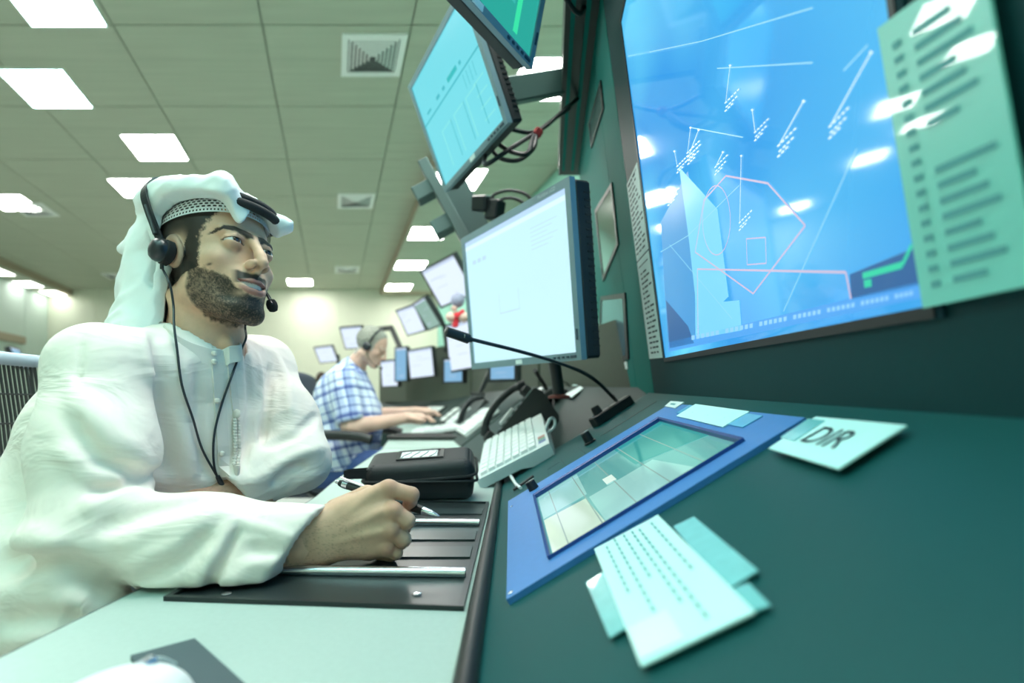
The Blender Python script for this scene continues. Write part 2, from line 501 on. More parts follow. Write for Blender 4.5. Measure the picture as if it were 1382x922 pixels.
vent(0.06, 7.56, 'square ceiling vent in the middle of the ceiling above the seated colleague')
vent(0.03, 11.5, 'small far ceiling vent near the far wall')
vent(-5.0, 7.9, 'ceiling vent cut by the left edge of the picture')
vent(-5.45, 12.1, 'far ceiling vent just left of the headscarf')
# ================================================================== console furniture
M_work = mat('grey_worktop_laminate', (0.36, 0.47, 0.43), 0.55, noise=0.07, nscale=180, bump=0.05, bscale=500)
M_edge = mat('dark_edge_band', (0.05, 0.07, 0.07), 0.5)
M_console = mat('console_metal_teal_light', (0.008, 0.075, 0.078), 0.45, spec=.12, noise=0.08, nscale=400, bump=0.06, bscale=900)  # near black metal; the teal light on it is put into the colour
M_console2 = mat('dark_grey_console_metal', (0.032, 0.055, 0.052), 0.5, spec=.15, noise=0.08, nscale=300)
M_panel = mat('rack_panel_teal_light', (0.004, 0.17, 0.15), 0.65, spec=.15, noise=0.06, nscale=200)  # teal light on the dark rack wall put into this and the next colour
M_panel_low = mat('dark_rack_panel', (0.006, 0.045, 0.05), 0.5, spec=.12, noise=0.06, nscale=200)
M_olive = mat('olive_back_panel', (0.075, 0.09, 0.07), 0.6, spec=.2, noise=0.08)
M_black = mat('black_plastic', (0.012, 0.014, 0.015), 0.4, noise=0.1)
M_blackm = mat('black_satin_metal', (0.014, 0.018, 0.02), 0.35)
M_rubber = mat('black_rubber', (0.012, 0.013, 0.014), 0.7)
M_steel = mat('brushed_steel', (0.62, 0.64, 0.70), 0.25, 1.0, noise=0.05, stretch=(1, 40, 1))
M_blue = mat('blue_panel_frame', (0.045, 0.20, 0.52), 0.45, noise=0.06, nscale=120)
M_blue_in = mat('dark_blue_frame_lip', (0.015, 0.06, 0.25), 0.4)
M_paper = mat('white_paper', (0.72, 0.84, 0.83), 0.6, noise=0.03)
M_card = mat('white_card_teal_light', (0.52, 0.86, 0.85), 0.6, noise=0.03)  # white cards; the teal light on them is put into the colour
M_paperg = mat('pale_green_sheet', (0.20, 0.66, 0.58), 0.3, noise=0.08, nscale=12, coat=0.5)
M_tape = mat('clear_tape', (0.16, 0.52, 0.54), 0.25, noise=0.15, nscale=90, coat=0.3)
M_tapeb = mat('blue_tape', (0.10, 0.42, 0.66), 0.3, noise=0.1)
M_ink = mat('black_ink', (0.03, 0.06, 0.07), 0.7)
M_inkg = mat('grey_ink', (0.10, 0.36, 0.37), 0.7)
M_wkey = mat('ivory_key_plastic', (0.74, 0.80, 0.78), 0.45, noise=0.03)
M_wbody = mat('ivory_keyboard_plastic', (0.66, 0.73, 0.72), 0.5, noise=0.03)
M_bezel = mat('grey_monitor_bezel', (0.17, 0.27, 0.31), 0.4, noise=0.04)  # teal light on the light grey bezel is mixed into its colour
M_back = mat('black_monitor_housing', (0.014, 0.018, 0.02), 0.5, noise=0.1, nscale=200)
M_cable = mat('black_cable', (0.012, 0.014, 0.016), 0.5)
M_wcable = mat('white_cable', (0.75, 0.8, 0.8), 0.5)
M_red = mat('red_velcro', (0.35, 0.03, 0.03), 0.8)
M_white = mat('white_plastic', (0.82, 0.86, 0.86), 0.4)

ZW = CAMZ - 0.20                   # worktop height
SLOPE_P, SLOPE_N = (0, 0, CAMZ - 0.182), (-0.6, 0, 1)
SU = Vector((0, 1, 0)); SV = Vector((1, 0, 0.6)).normalized(); SN = Vector((-0.6, 0, 1)).normalized()
def slope(px, py): return on_plane(px, py, SLOPE_P, SLOPE_N)
def slope_z(x): return CAMZ - 0.182 + 0.6 * x
PAN_P, PAN_N = (0.269, 0, CAMZ), (-1, 0.0708, -0.13)
PN = Vector(PAN_N).normalized()
def pan(px, py): return on_plane(px, py, PAN_P, PAN_N)
def pan_x(y, z): return 0.269 + 0.0708 * y - 0.13 * (z - CAMZ)
def V(x, y, z): return Vector((x, y, z))

# ---- worktops (one per operator position)
def worktop(name, label, front, rear, zt=ZW, th=0.032):
    pts = [V(x, y, zt) for x, y in front] + [V(x, y, zt) for x, y in reversed(rear)]
    t = thing(name, label, 'desk', V(front[0][0], front[0][1], 0))
    MB().prism(pts, (0, 0, -th)).build('top', M_work, t)
    e = MB()
    for (a, b) in zip(front[:-1], front[1:]):
        e.prism([V(a[0], a[1], zt - .001), V(b[0], b[1], zt - .001), V(b[0], b[1], zt - th), V(a[0], a[1], zt - th)], (-0.004, 0, 0))
    e.build('edge_band', M_edge, t)
    for (x, y) in (front[0], rear[0], front[-1], rear[-1]):
        sx = 0.06 if (x, y) in front else -0.06; sy = 0.1 if (x, y) in (front[0], rear[0]) else -0.1
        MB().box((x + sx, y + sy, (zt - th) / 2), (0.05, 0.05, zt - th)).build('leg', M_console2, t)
    return t
worktop('worktop', 'pale grey worktop in front of the robed man, nearest the camera',
        [(-.406, -.35), (-.406, .9), (-.432, 1.15), (-.475, 1.4), (-.535, 1.9), (-.605, 2.44)],
        [(-.043, -.35), (-.043, 1.38), (-.09, 1.75), (-.215, 2.44)])
worktop('worktop', 'pale worktop of the colleague in the checked shirt',
        [(-.612, 2.46), (-.85, 3.7), (-1.13, 5.2)], [(-.22, 2.46), (-.42, 3.7), (-.75, 5.2)])
worktop('worktop', 'far worktop of the last operator position',
        [(-1.16, 5.22), (-2.0, 7.0), (-3.0, 8.7)], [(-.79, 5.26), (-1.62, 7.0), (-2.62, 8.7)])

# ---- recessed black tray with two steel rails
tr = thing('keyboard_tray', 'shallow black tray with two steel rails set into the near worktop', 'tray', V(-.2, .78, ZW))
ty0, ty1, tx0, tx1 = .505, 1.06, -.357, -.047
MB().prism([V(tx0, ty0 + .026, ZW + .0005), V(tx1, ty0, ZW + .0005), V(tx1, ty1, ZW + .0005), V(tx0, ty1 + .026, ZW + .0005)], (0, 0, .001)).build('base', mat('tray_black', (0.018, 0.026, 0.027), 0.32, noise=0.1), tr)
o4 = [V(tx0, ty0 + .026, ZW), V(tx1, ty0, ZW), V(tx1, ty1, ZW), V(tx0, ty1 + .026, ZW)]
i4 = [V(tx0 + .006, ty0 + .031, ZW), V(tx1 - .006, ty0 + .005, ZW), V(tx1 - .006, ty1 - .005, ZW), V(tx0 + .006, ty1 + .02, ZW)]
MB().ring(o4, i4, (0, 0, .005)).build('rim', M_blackm, tr)
for y in (.603, .862):
    MB().tube([V(tx0 + .008, y + .012, ZW + .006), V(tx1 - .007, y, ZW + .006)], .0062, 10).build('rail', M_steel, tr, True)
for y, w in ((.70, .05), (.79, .055), (.97, .05)):
    MB().box((-.2, y, ZW + .0028), (.29, w, .002)).build('slat', mat('tray_slat', (0.035, 0.05, 0.052), 0.3), tr)
for x in (-.10, -.30):
    MB().lathe((x, .545, ZW + .0015), [(.005, 0), (.005, .0015), (.003, .002)], None, 12).build('screw', M_steel, tr)

# ---- sloping console desk, two modules
def slope_module(name, label, pl, m, th=0.03):
    t = thing(name, label, 'console', V(pl[0][0], pl[0][1], 0))
    pts = [V(*p) for p in pl]
    MB().prism(pts, (0.012, 0, -0.028)).build('top_plate', m, t)
    f0, f1 = pts[0], pts[-1]
    MB().prism([f0 + V(.02, 0, -.03), f1 + V(.02, 0, -.03), V(f1.x + .02, f1.y, 0), V(f0.x + .02, f0.y, 0)], (.3, 0, 0)).build('plinth', M_panel_low, t)
    return t
XJ = lambda y: 0.2714 + 0.0657 * y + 0.02
con1 = slope_module('sloping_console', 'dark sloping console top, tinted with teal light, with the blue framed touch panel', [
    (-.03, -.35, slope_z(-.03)), (XJ(-.35), -.35, slope_z(XJ(-.35))), (XJ(1.372), 1.372, slope_z(XJ(1.372))), (-.03, 1.372, slope_z(-.03))], M_console)
MB().tube([V(-.033, -.35, ZW + .004), V(-.033, 1.372, ZW + .004)], .0095, 12).build('edge_rail', M_black, con1, True)
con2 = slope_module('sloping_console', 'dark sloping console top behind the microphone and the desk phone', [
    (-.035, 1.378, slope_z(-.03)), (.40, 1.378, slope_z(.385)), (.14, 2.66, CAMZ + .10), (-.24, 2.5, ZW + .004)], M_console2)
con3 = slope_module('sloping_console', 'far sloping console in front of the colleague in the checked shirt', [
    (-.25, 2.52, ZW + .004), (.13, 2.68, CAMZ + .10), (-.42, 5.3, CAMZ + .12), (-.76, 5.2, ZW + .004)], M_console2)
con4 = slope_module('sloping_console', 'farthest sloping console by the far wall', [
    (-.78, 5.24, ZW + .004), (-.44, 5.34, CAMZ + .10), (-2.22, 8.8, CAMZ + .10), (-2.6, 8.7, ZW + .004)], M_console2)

# ---- rear panels of the far consoles
def rear_panel(name, label, pts, h, m):
    t = thing(name, label, 'console panel', V(*pts[0]))
    for k, (a, b) in enumerate(zip(pts[:-1], pts[1:])):
        a = V(*a); b = V(*b)
        MB().prism([a, b, b + V(0, 0, h), a + V(0, 0, h)], (0.05, .02, 0)).build('panel', m, t)
    return t
rear_panel('console_back_panel', 'olive back panel behind the desk phone under the white monitor',
           [(.40, 1.56, CAMZ + .03), (.20, 2.45, CAMZ + .05), (.145, 2.67, CAMZ + .06)], .26, M_olive)
rear_panel('console_back_panel', 'dark olive back panel carrying the monitors of the colleague',
           [(.135, 2.7, CAMZ + .06), (-.2, 4.3, CAMZ + .06), (-.41, 5.32, CAMZ + .06)], .62, M_olive)
rear_panel('console_back_panel', 'dark olive far back panel behind the colleague',
           [(-.43, 5.36, CAMZ + .06), (-1.38, 6.75, CAMZ + .06), (-2.25, 8.8, CAMZ + .06)], .62, M_olive)

# ---- main rack wall on the right with its header
rack = thing('rack_wall', 'tall dark rack wall, tinted with teal light, that holds the big radar display', 'console panel', V(.3, 1.0, CAMZ - .02))
def P_(y, z): return V(pan_x(y, CAMZ + z), y, CAMZ + z)
ybr = [-.35, 1.305, 1.55, 2.30]
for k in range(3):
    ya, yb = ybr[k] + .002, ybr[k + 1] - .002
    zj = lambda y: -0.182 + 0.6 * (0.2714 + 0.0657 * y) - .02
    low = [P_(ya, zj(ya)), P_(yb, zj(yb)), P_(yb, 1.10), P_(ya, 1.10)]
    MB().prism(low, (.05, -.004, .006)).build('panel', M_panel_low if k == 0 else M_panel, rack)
# header beam
hb = MB()
sec = lambda y: [V(pan_x(y, CAMZ + 1.08) - .085, y, CAMZ + 1.05), V(pan_x(y, CAMZ + 1.08) + .02, y, CAMZ + 1.05), V(pan_x(y, CAMZ + 1.08) + .02, y, CAMZ + 1.2), V(pan_x(y, CAMZ + 1.08) - .085, y, CAMZ + 1.2)]
a, b = sec(-.35), sec(2.36)
hb.add(a + b, [(0, 1, 2, 3), (7, 6, 5, 4), (0, 4, 5, 1), (1, 5, 6, 2), (2, 6, 7, 3), (3, 7, 4, 0)])
hb.build('header_beam', mat('header_black', (0.008, 0.018, 0.02), 0.35), rack)
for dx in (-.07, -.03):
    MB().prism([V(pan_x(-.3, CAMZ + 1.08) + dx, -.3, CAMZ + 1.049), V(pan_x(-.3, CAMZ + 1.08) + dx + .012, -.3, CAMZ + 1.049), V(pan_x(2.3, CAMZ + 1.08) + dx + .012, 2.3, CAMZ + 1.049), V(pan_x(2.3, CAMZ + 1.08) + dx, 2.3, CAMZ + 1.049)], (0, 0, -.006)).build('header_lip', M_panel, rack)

# ---- radar display
def pquad(c, d=0.0): return [pan(*p) + PN * d for p in c]
M_radar = bpy.data.materials.new('radar_screen'); M_radar.use_nodes = True
nt = M_radar.node_tree; bs = nt.nodes['Principled BSDF']
tc = nt.nodes.new('ShaderNodeTexCoord'); nz = nt.nodes.new('ShaderNodeTexNoise'); nz.inputs['Scale'].default_value = 3.2; nz.inputs['Detail'].default_value = 1
cr = nt.nodes.new('ShaderNodeValToRGB'); cr.color_ramp.elements[0].position = .35; cr.color_ramp.elements[1].position = .68
cr.color_ramp.elements[0].color = (0.04, 0.34, 0.82, 1); cr.color_ramp.elements[1].color = (0.13, 0.66, 0.97, 1)
nt.links.new(tc.outputs['Object'], nz.inputs['Vector']); nt.links.new(nz.outputs['Fac'], cr.inputs['Fac'])
nt.links.new(cr.outputs['Color'], bs.inputs['Emission Color']); bs.inputs['Emission Strength'].default_value = 0.9
bs.inputs['Base Color'].default_value = (0.01, 0.03, 0.06, 1); bs.inputs['Roughness'].default_value = 0.06
def em(name, col, s=1.0, rough=.3):
    return mat(name, (0.02, 0.02, 0.02), rough, emit=col, estr=s)
rad = thing('radar_display', 'large glossy blue radar display showing pink airspace outlines', 'display', pan(903, 483))
Yl, Yr = 1.130, 0.352
RB = lambda y: .068 + .0475 * (y - .35)          # bottom edge height above lens level
RT = lambda y: .80 + .0475 * (y - .35)
def rp(u, v, d=0.0):
    """u 0..1 from the far (left) edge to the near (right) edge, v 0..1 upward"""
    y = Yl + (Yr - Yl) * u; z = RB(y) + (RT(y) - RB(y)) * v
    return P_(y, z) + PN * d
MB().prism([rp(0, 0, .0006), rp(1, 0, .0006), rp(1, 1, .0006), rp(0, 1, .0006)], PN * .0009).build('screen', M_radar, rad)
e = .016
ou = [rp(-e, -.012), rp(1 + e, -.012), rp(1 + e, 1 + e), rp(-e, 1 + e)]; inn = [rp(0, 0), rp(1, 0), rp(1, 1), rp(0, 1)]
MB().ring(ou, inn, PN * .003).build('bezel', mat('radar_bezel', (0.006, 0.035, 0.045), 0.6, spec=.1), rad)
MB().ring([rp(-.008, -.012, .0029), rp(1.008, -.012, .0029), rp(1.008, 1.012, .0029), rp(-.008, 1.012, .0029)], inn and [rp(0, 0, .0029), rp(1, 0, .0029), rp(1, 1, .0029), rp(0, 1, .0029)], PN * .0012).build('bezel_lip', M_black, rad)
def rad_uv(px, py):
    w = pan(px, py); y = w.y; z = w.z - CAMZ
    return (y - Yl) / (Yr - Yl), (z - RB(y)) / (RT(y) - RB(y))
def rl(name, pts, w, m, lift=.0020, close=False):
    """flat printed line on the radar glass; pts are picture points turned into display coordinates"""
    q = [rp(*rad_uv(*p), lift) for p in pts]
    if close: q.append(q[0])
    mb = MB()
    for a, b in zip(q[:-1], q[1:]):
        d = (b - a); s = d.cross(PN).normalized() * w / 2
        mb.add([a - s, b - s, b + s, a + s], [(0, 1, 2, 3)])
    return mb.build(name, m, rad)
def rpoly(name, pts, m, lift=.0017):
    q = [rp(*rad_uv(*p), lift) for p in pts]
    return MB().add(q, [tuple(range(len(q)))]).build(name, m, rad)
E_pink = em('radar_pink_line', (0.75, 0.62, 0.85), .75); E_pale = em('radar_pale_line', (0.35, 0.80, 1.0), .8)
E_trk = em('radar_track_white', (0.72, 0.95, 1.0), 0.95); E_dark = em('radar_dark_area', (0.02, 0.17, 0.5), .6)
E_lite = em('radar_light_area', (0.20, 0.68, 0.95), .9); E_mid = em('radar_mid_area', (0.06, 0.37, 0.80), .8); E_grn = em('radar_green_text', (0.02, 0.75, 0.45), .8); E_bar = em('radar_task_bar', (0.07, 0.38, 0.90), .9)
rpoly('shade_area', [(893, 300), (930, 230), (938, 300), (940, 465), (903, 472)], E_mid)
rpoly('shade_area', [(900, 405), (930, 440), (938, 463), (905, 470)], E_dark, .0019)
rpoly('shade_area', [(1150, 370), (1248, 330), (1254, 382), (1152, 404)], E_dark, .0019)
rpoly('light_area', [(918, 225), (970, 282), (985, 400), (944, 440), (932, 330)], E_lite, .0018)
rpoly('light_area', [(944, 410), (1000, 405), (1003, 446), (946, 456)], E_lite, .0019)
rpoly('task_bar', [(903, 475), (1255, 400), (1253, 378), (903, 462)], E_bar, .0019)
rl('airspace_outline', [(982, 237), (1039, 247), (1090, 304), (1019, 396), (940, 340), (952, 270)], .0022, E_pink, .0022, True)
rl('airspace_outline', [(944, 455), (943, 363), (1145, 367), (1152, 403)], .0024, E_pink, .0022)
rl('airspace_outline', [(1010, 322), (1036, 320), (1037, 355), (1011, 357)], .0014, E_pink, .0024, True)
ell = [(968 + 19 * math.cos(t) + 1, 297 + 47 * math.sin(t)) for t in np.linspace(0, 2 * math.pi, 28)]
rl('airspace_circle', ell, .0014, E_pink, .0022)
for ln in ([(893, 340), (930, 318), (1000, 250)], [(878, 70), (950, 55), (1100, 10)], [(905, 330), (990, 430)], [(970, 92), (1100, 84)], [(935, 172), (1005, 185)], [(1060, 420), (1160, 200)], [(1142, 95), (1175, 60)]):
    rl('route_line', ln, .0012, E_pale, .0021)
# aircraft tracks: leader line, target and two-line data block
def track(x, y, dx, dy, s=1.0):
    rl('track', [(x, y), (x + dx, y + dy)], .0014, E_trk, .0024)
    mb = MB()
    for k in range(3):
        for j in range(5 - k):
            cx_, cy_ = x + dx + (j * 4.2 + (k % 2) * 1.5) * s, y + dy + (k * 5.5 - j * 4.2) * s
            q = [rp(*rad_uv(cx_ + ox * s, cy_ + oy * s), .0024) for ox, oy in ((-1.3, 1.9), (1.7, -.4), (1.4, -2.6), (-1.6, .2))]
            mb.add(q, [(0, 1, 2, 3)])
    q = [rp(*rad_uv(x + ox * s, y + oy * s), .0024) for ox, oy in ((-2, 0), (0, 2), (2, 0), (0, -2))]
    mb.add(q, [(0, 1, 2, 3)]); mb.build('data_block', E_trk, rad, kind='stuff')
for tr_ in ((1018, 148, 4, 30, 1), (1088, 136, -34, 60, 1.3), (1180, 70, -56, 100, 1.4), (988, 88, -6, 50, 1), (934, 172, -4, 34, .9), (912, 204, 4, 20, .8), (945, 175, -14, 36, .9), (978, 205, -10, 20, .9), (1003, 210, -2, 90, .9), (898, 258, 6, 10, .8)):
    track(*tr_)
mb = MB()
for k in range(46):
    x = 935 + k * 6.6; yb = 470 - (x - 905) * .203 - 8
    if k % 7 == 6: continue
    q = [rp(*rad_uv(x + ox, yb + oy - ox * .2), .0024) for ox, oy in ((0, 3), (4.4, 3), (4.4, -3), (0, -3))]
    mb.add(q, [(0, 1, 2, 3)])
mb.build('task_bar_text', em('radar_bar_text', (0.30, 0.65, 0.98), .9), rad, kind='stuff')
for (xa, ya, xb, yb, w) in ((1168, 372, 1222, 357, .005), (1170, 383, 1180, 381, .006), (1222, 357, 1235, 330, .003)):
    rl('green_readout', [(xa, ya), (xb, yb)], w, E_grn, .0022)

# ---- printed sheets on the rack wall
def sheet(name, label, cat, quad, m, n, parent=None, th=.0012, group=None):
    q = [Vector(p) for p in quad]
    t = thing(name, label, cat, q[0], group)
    MB().prism(q, Vector(n) * th).build('sheet', m, t)
    return t, q
def bil(q, u, v): return (q[0] * (1 - u) + q[1] * u) * (1 - v) + (q[3] * (1 - u) + q[2] * u) * v
def print_lines(t, q, n, rows, m, h=.3, lift=.0016, seed=1, u0=.1, words=3, name='print_line'):
    rs = random.Random(seed)
    for v in rows:
        u = u0
        for w in range(words):
            L = rs.uniform(.12, .3); 
            if u + L > .95: break
            a = [bil(q, u, v), bil(q, u + L, v), bil(q, u + L, v + h), bil(q, u, v + h)]
            MB().add([p + Vector(n) * lift for p in a], [(0, 1, 2, 3)]).build(name, m, t)
            u += L + rs.uniform(.03, .1)
q1 = [pan(890, 481), pan(882, 479), pan(855, 351), pan(861, 338)]
yA, yB = 1.160, 1.300
sh1, q = sheet('notice_sheet', 'upper white text notice taped to the left of the radar display', 'paper', [P_(yB, .362), P_(yA, .352), P_(yA, .545), P_(yB, .555)], M_paper, PN)
print_lines(sh1, q, PN, np.arange(.06, .93, .062), M_ink, .022, seed=3, words=4)
MB().add([bil(q, .1, .95) + PN * .0016, bil(q, .9, .95) + PN * .0016, bil(q, .9, .962) + PN * .0016, bil(q, .1, .962) + PN * .0016], [(0, 1, 2, 3)]).build('rule_line', M_ink, sh1)
sh2, q = sheet('notice_sheet', 'lower white text notice taped to the left of the radar display', 'paper', [P_(yB, .118), P_(yA, .108), P_(yA, .348), P_(yB, .358)], M_paper, PN)
print_lines(sh2, q, PN, np.arange(.05, .88, .05), M_ink, .018, seed=9, words=4, u0=.2)
MB().add([bil(q, .1, .93) + PN * .0016, bil(q, .9, .93) + PN * .0016, bil(q, .9, .94) + PN * .0016, bil(q, .1, .94) + PN * .0016], [(0, 1, 2, 3)]).build('rule_line', M_ink, sh2)
# list sheet right of the radar
sh3, q = sheet('list_sheet', 'pale green printed list on the right of the radar display, out of focus', 'paper',
               [pan(1262, 414) + PN * .006, pan(1425, 380) + PN * .006, pan(1345, -70) + PN * .006, pan(1200, 36) + PN * .006], M_paperg, PN, th=.002)
for k, v in enumerate(np.arange(.06, .93, .052)):
    for (u0_, u1_) in ((.14, .24), (.36, .36 + .3 + .25 * ((k * 37) % 10) / 10)):
        if 8 <= k <= 9 and u0_ > .3: continue
        a = [bil(q, u0_, v), bil(q, u1_, v), bil(q, u1_, v + .022), bil(q, u0_, v + .022)]
        MB().add([p + PN * .0026 for p in a], [(0, 1, 2, 3)]).build('print_line', M_inkg, sh3)

# ---- small framed panels further along the rack wall
def rack_panel(name, label, corners, inner_m, edge_m):
    q = [pan(*c) for c in corners]; t = thing(name, label, 'display', q[0])
    c = sum(q, Vector()) / 4; i_ = [p + (c - p) * .12 for p in q]
    MB().ring([p for p in q], i_, PN * .005).build('frame', edge_m, t)
    MB().prism([p + PN * .001 for p in i_], PN * .002).build('glass', inner_m, t)
M_dglass = mat('dark_glass', (0.01, 0.035, 0.035), 0.12, coat=.5)
M_pglass = mat('steel_glass', (0.16, 0.30, 0.30), 0.2, metal=.6)
rack_panel('rack_indicator', 'small dark indicator plate high on the rack wall', [(799, 200), (816, 146), (812, 108), (796, 168)], M_pglass, M_black)
rack_panel('rack_indicator', 'tall dark glass panel on the rack wall right of the white monitor', [(815, 380), (836, 330), (827, 246), (804, 284)], M_dglass, M_black)
rack_panel('rack_indicator', 'low shiny blue panel on the rack wall below the tall glass panel', [(808, 492), (850, 485), (845, 395), (812, 400)], mat('blue_steel_glass', (0.03, 0.16, 0.25), 0.15, metal=.4), M_black)
o = MB().prism(pquad([(843, 499), (848, 498), (847, 488), (842, 489)], .001), PN * .002).build('sticker', M_paper); tag(o, 'tiny white sticker on the rack wall above the microphone base', 'sticker')

# ---- touch panel in the sloping top
tp = thing('touch_panel', 'blue framed touch panel let into the sloping console', 'touch panel', slope(690, 815))
out = [slope(688, 817), slope(1091, 571), slope(908, 548), slope(688, 680)]
inn = [slope(745, 763), slope(1010, 602), slope(892, 569), slope(723, 674)]
MB().ring(out, inn, SN * .006).build('frame', M_blue, tp)
c = sum(inn, Vector()) / 4
inn2 = [p + (c - p) * .02 for p in inn]
MB().ring([p + SN * .002 for p in inn], inn2, SN * .008).build('lip', M_blue_in, tp)
MB().prism([p + SN * .0008 for p in inn], SN * .001).build('screen', mat('touch_screen', (0.02, 0.07, 0.07), 0.10, emit=(0.20, 0.62, 0.60), estr=.55, coat=.3), tp)
ib = lambda u, v, d=.0022: bil(inn, u, v) + SN * d
def tpoly(name, uv, m, d=.0022): MB().add([ib(u, v, d) for u, v in uv], [tuple(range(len(uv)))]).build(name, m, tp)
E_t1 = em('touch_pale_area', (0.42, 0.85, 0.80), .65, .1); E_t2 = em('touch_teal_area', (0.03, 0.40, 0.38), .7, .1); E_t3 = em('touch_cream_area', (0.66, 0.88, 0.70), .75, .1)
tpoly('page_area', [(.02, .02), (.30, .02), (.28, .45), (.02, .5)], E_t3)
tpoly('page_area', [(.3, .04), (.78, .04), (.7, .42), (.3, .44)], E_t1)
tpoly('page_area', [(.02, .52), (.3, .5), (.32, .96), (.02, .97)], E_t1)
tpoly('page_area', [(.62, .5), (.99, .3), (.99, .98), (.62, .98)], E_t2)
for k in range(5):
    tpoly('grid_line', [(.1 + k * .18, .03), (.106 + k * .18, .03), (.106 + k * .18, .97), (.1 + k * .18, .97)], em('touch_line', (0.35, 0.55, 0.5), .6, .1), .0025)
tpoly('icon', [(.42, .46), (.48, .45), (.48, .56), (.42, .57)], em('touch_icon', (0.8, 1, .9), .8, .1), .0026)
for px, py in ((694, 808), (693, 688), (905, 552)):
    MB().lathe(slope(px, py) + SN * .006, [(.003, 0), (.003, .001), (.0015, .0015)], rotm(0, 0, -31), 10).build('screw', M_steel, tp)

def label_on_slope(name, label, corners, m, lift, th=.0015):
    q = [slope(*c) + SN * lift for c in corners]; t = thing(name, label, 'label', q[0])
    MB().prism(q, SN * th).build('card', m, t); return t, q
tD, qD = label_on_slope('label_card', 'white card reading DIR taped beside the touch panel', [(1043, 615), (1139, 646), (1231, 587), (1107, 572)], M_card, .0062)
cd = sum(qD, Vector()) / 4
text_mesh('DIR', .034, cd, qD[1] - qD[0], qD[3] - qD[0], M_ink, tD, lift=.0022)
MB().prism([bil(qD, -.04, .3) + SN * .001, bil(qD, .2, .3) + SN * .001, bil(qD, .2, .9) + SN * .001, bil(qD, -.04, .9) + SN * .001], SN * .0012).build('tape', M_tape, tD)
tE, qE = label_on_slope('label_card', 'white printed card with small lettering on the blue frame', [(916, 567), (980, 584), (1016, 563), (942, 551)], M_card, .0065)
for k, (u, v, s_) in enumerate(((.22, .42, 'LEADER'), (.55, .42, 'LOSE'), (.84, .45, 'ATC'))):
    text_mesh(s_, .0019, bil(qE, u, v), qE[1] - qE[0], qE[3] - qE[0], M_inkg, tE, lift=.002)
for (u0_, u1_, m_) in ((-.12, .0, M_tapeb), (1.0, 1.2, M_tapeb)):
    MB().prism([bil(qE, u0_, .2) - SN * .0002, bil(qE, u1_, .2) - SN * .0002, bil(qE, u1_, .9) - SN * .0002, bil(qE, u0_, .9) - SN * .0002], SN * .001).build('tape', m_, tE)
tF, qF = label_on_slope('label_card', 'tiny white card at the far corner of the blue frame', [(900, 553), (914, 556), (926, 548), (908, 546)], M_paper, .0065)
MB().add([bil(qF, u, v) + SN * .002 for u, v in ((.3, .35), (.7, .35), (.7, .6), (.3, .6))], [(0, 1, 2, 3)]).build('print_line', M_inkg, tF)

# the large instruction card with tape tabs
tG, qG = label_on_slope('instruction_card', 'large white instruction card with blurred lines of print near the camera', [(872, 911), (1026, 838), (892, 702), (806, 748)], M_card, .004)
for (u, v0, v1) in ((.16, .42, .95), (.30, .10, .97), (.44, .45, .96), (.56, .20, .95), (.66, .06, .93), (.84, .36, .9)):
    for vv in np.arange(v0, v1, .06):
        a = [bil(qG, u, vv), bil(qG, u + .028, vv), bil(qG, u + .028, vv + .045), bil(qG, u, vv + .045)]
        MB().add([p + SN * .002 for p in a], [(0, 1, 2, 3)]).build('print_line', M_inkg, tG)
for c4 in ([(827, 868), (850, 855), (822, 775), (794, 792)], [(985, 805), (1028, 778), (940, 703), (912, 716)], [(1010, 838), (1045, 826), (1015, 795), (985, 806)]):
    MB().prism([slope(*c) + SN * .003 for c in c4], SN * .001).build('tape', M_tape, tG)
MB().prism([bil(qG, u, v) + SN * .0018 for u, v in ((.02, .02), (.42, .02), (.42, .2), (.02, .2))], SN * .0006).build('tape', mat('glossy_tape', (0.8, 0.95, .95), 0.1, coat=1), tG)

# knobs, vent slots and marks on the slope
def knob(px, py, label, r=.011, h=.026):
    p = slope(px, py); t = thing('knob', label, 'knob', p)
    R = SN.to_track_quat('Z', 'Y').to_matrix()
    MB().lathe(p, [(r * 1.25, 0), (r * 1.25, .004), (r, .005), (r * .9, h), (r * .8, h + .001)], R, 18).build('cap', M_black, t, True)
    MB().box(p + SN * (h + .0012) + SV * r * .4, (.0012, r, .001), R).build('pointer', M_white, t)
knob(797, 598, 'black rotary knob on the console between the keyboard and the microphone base')
knob(723, 664, 'black rotary knob at the corner of the touch panel by the white cable', .010, .022)
slots = thing('speaker_slots', 'rows of small dark slots in the console by the microphone base', 'grille', slope(815, 590))
for i in range(7):
    for j in range(6):
        p = slope(812 + i * 9.5, 588 - i * 6) + SU * 0 + SV * (j * .006)
        MB().box(p + SN * .0004, (.0035, .007, .0006), rotm(0, 0, -31)).build('slot', M_black, slots)
for quad in ([(731, 635), (742, 628)], [(758, 620), (764, 632)]):
    pass
marks = thing('panel_marking', 'thin engraved corner marks on the console below the knob', 'marking', slope(750, 630))
for a, b in (((739, 637), (743, 646)), ((739, 634), (755, 624)), ((757, 620), (763, 628)), ((779, 604), (790, 612))):
    pa, pb = slope(*a), slope(*b); MB().tube([pa, pb], .0007, 5).build('mark', M_ink, marks)

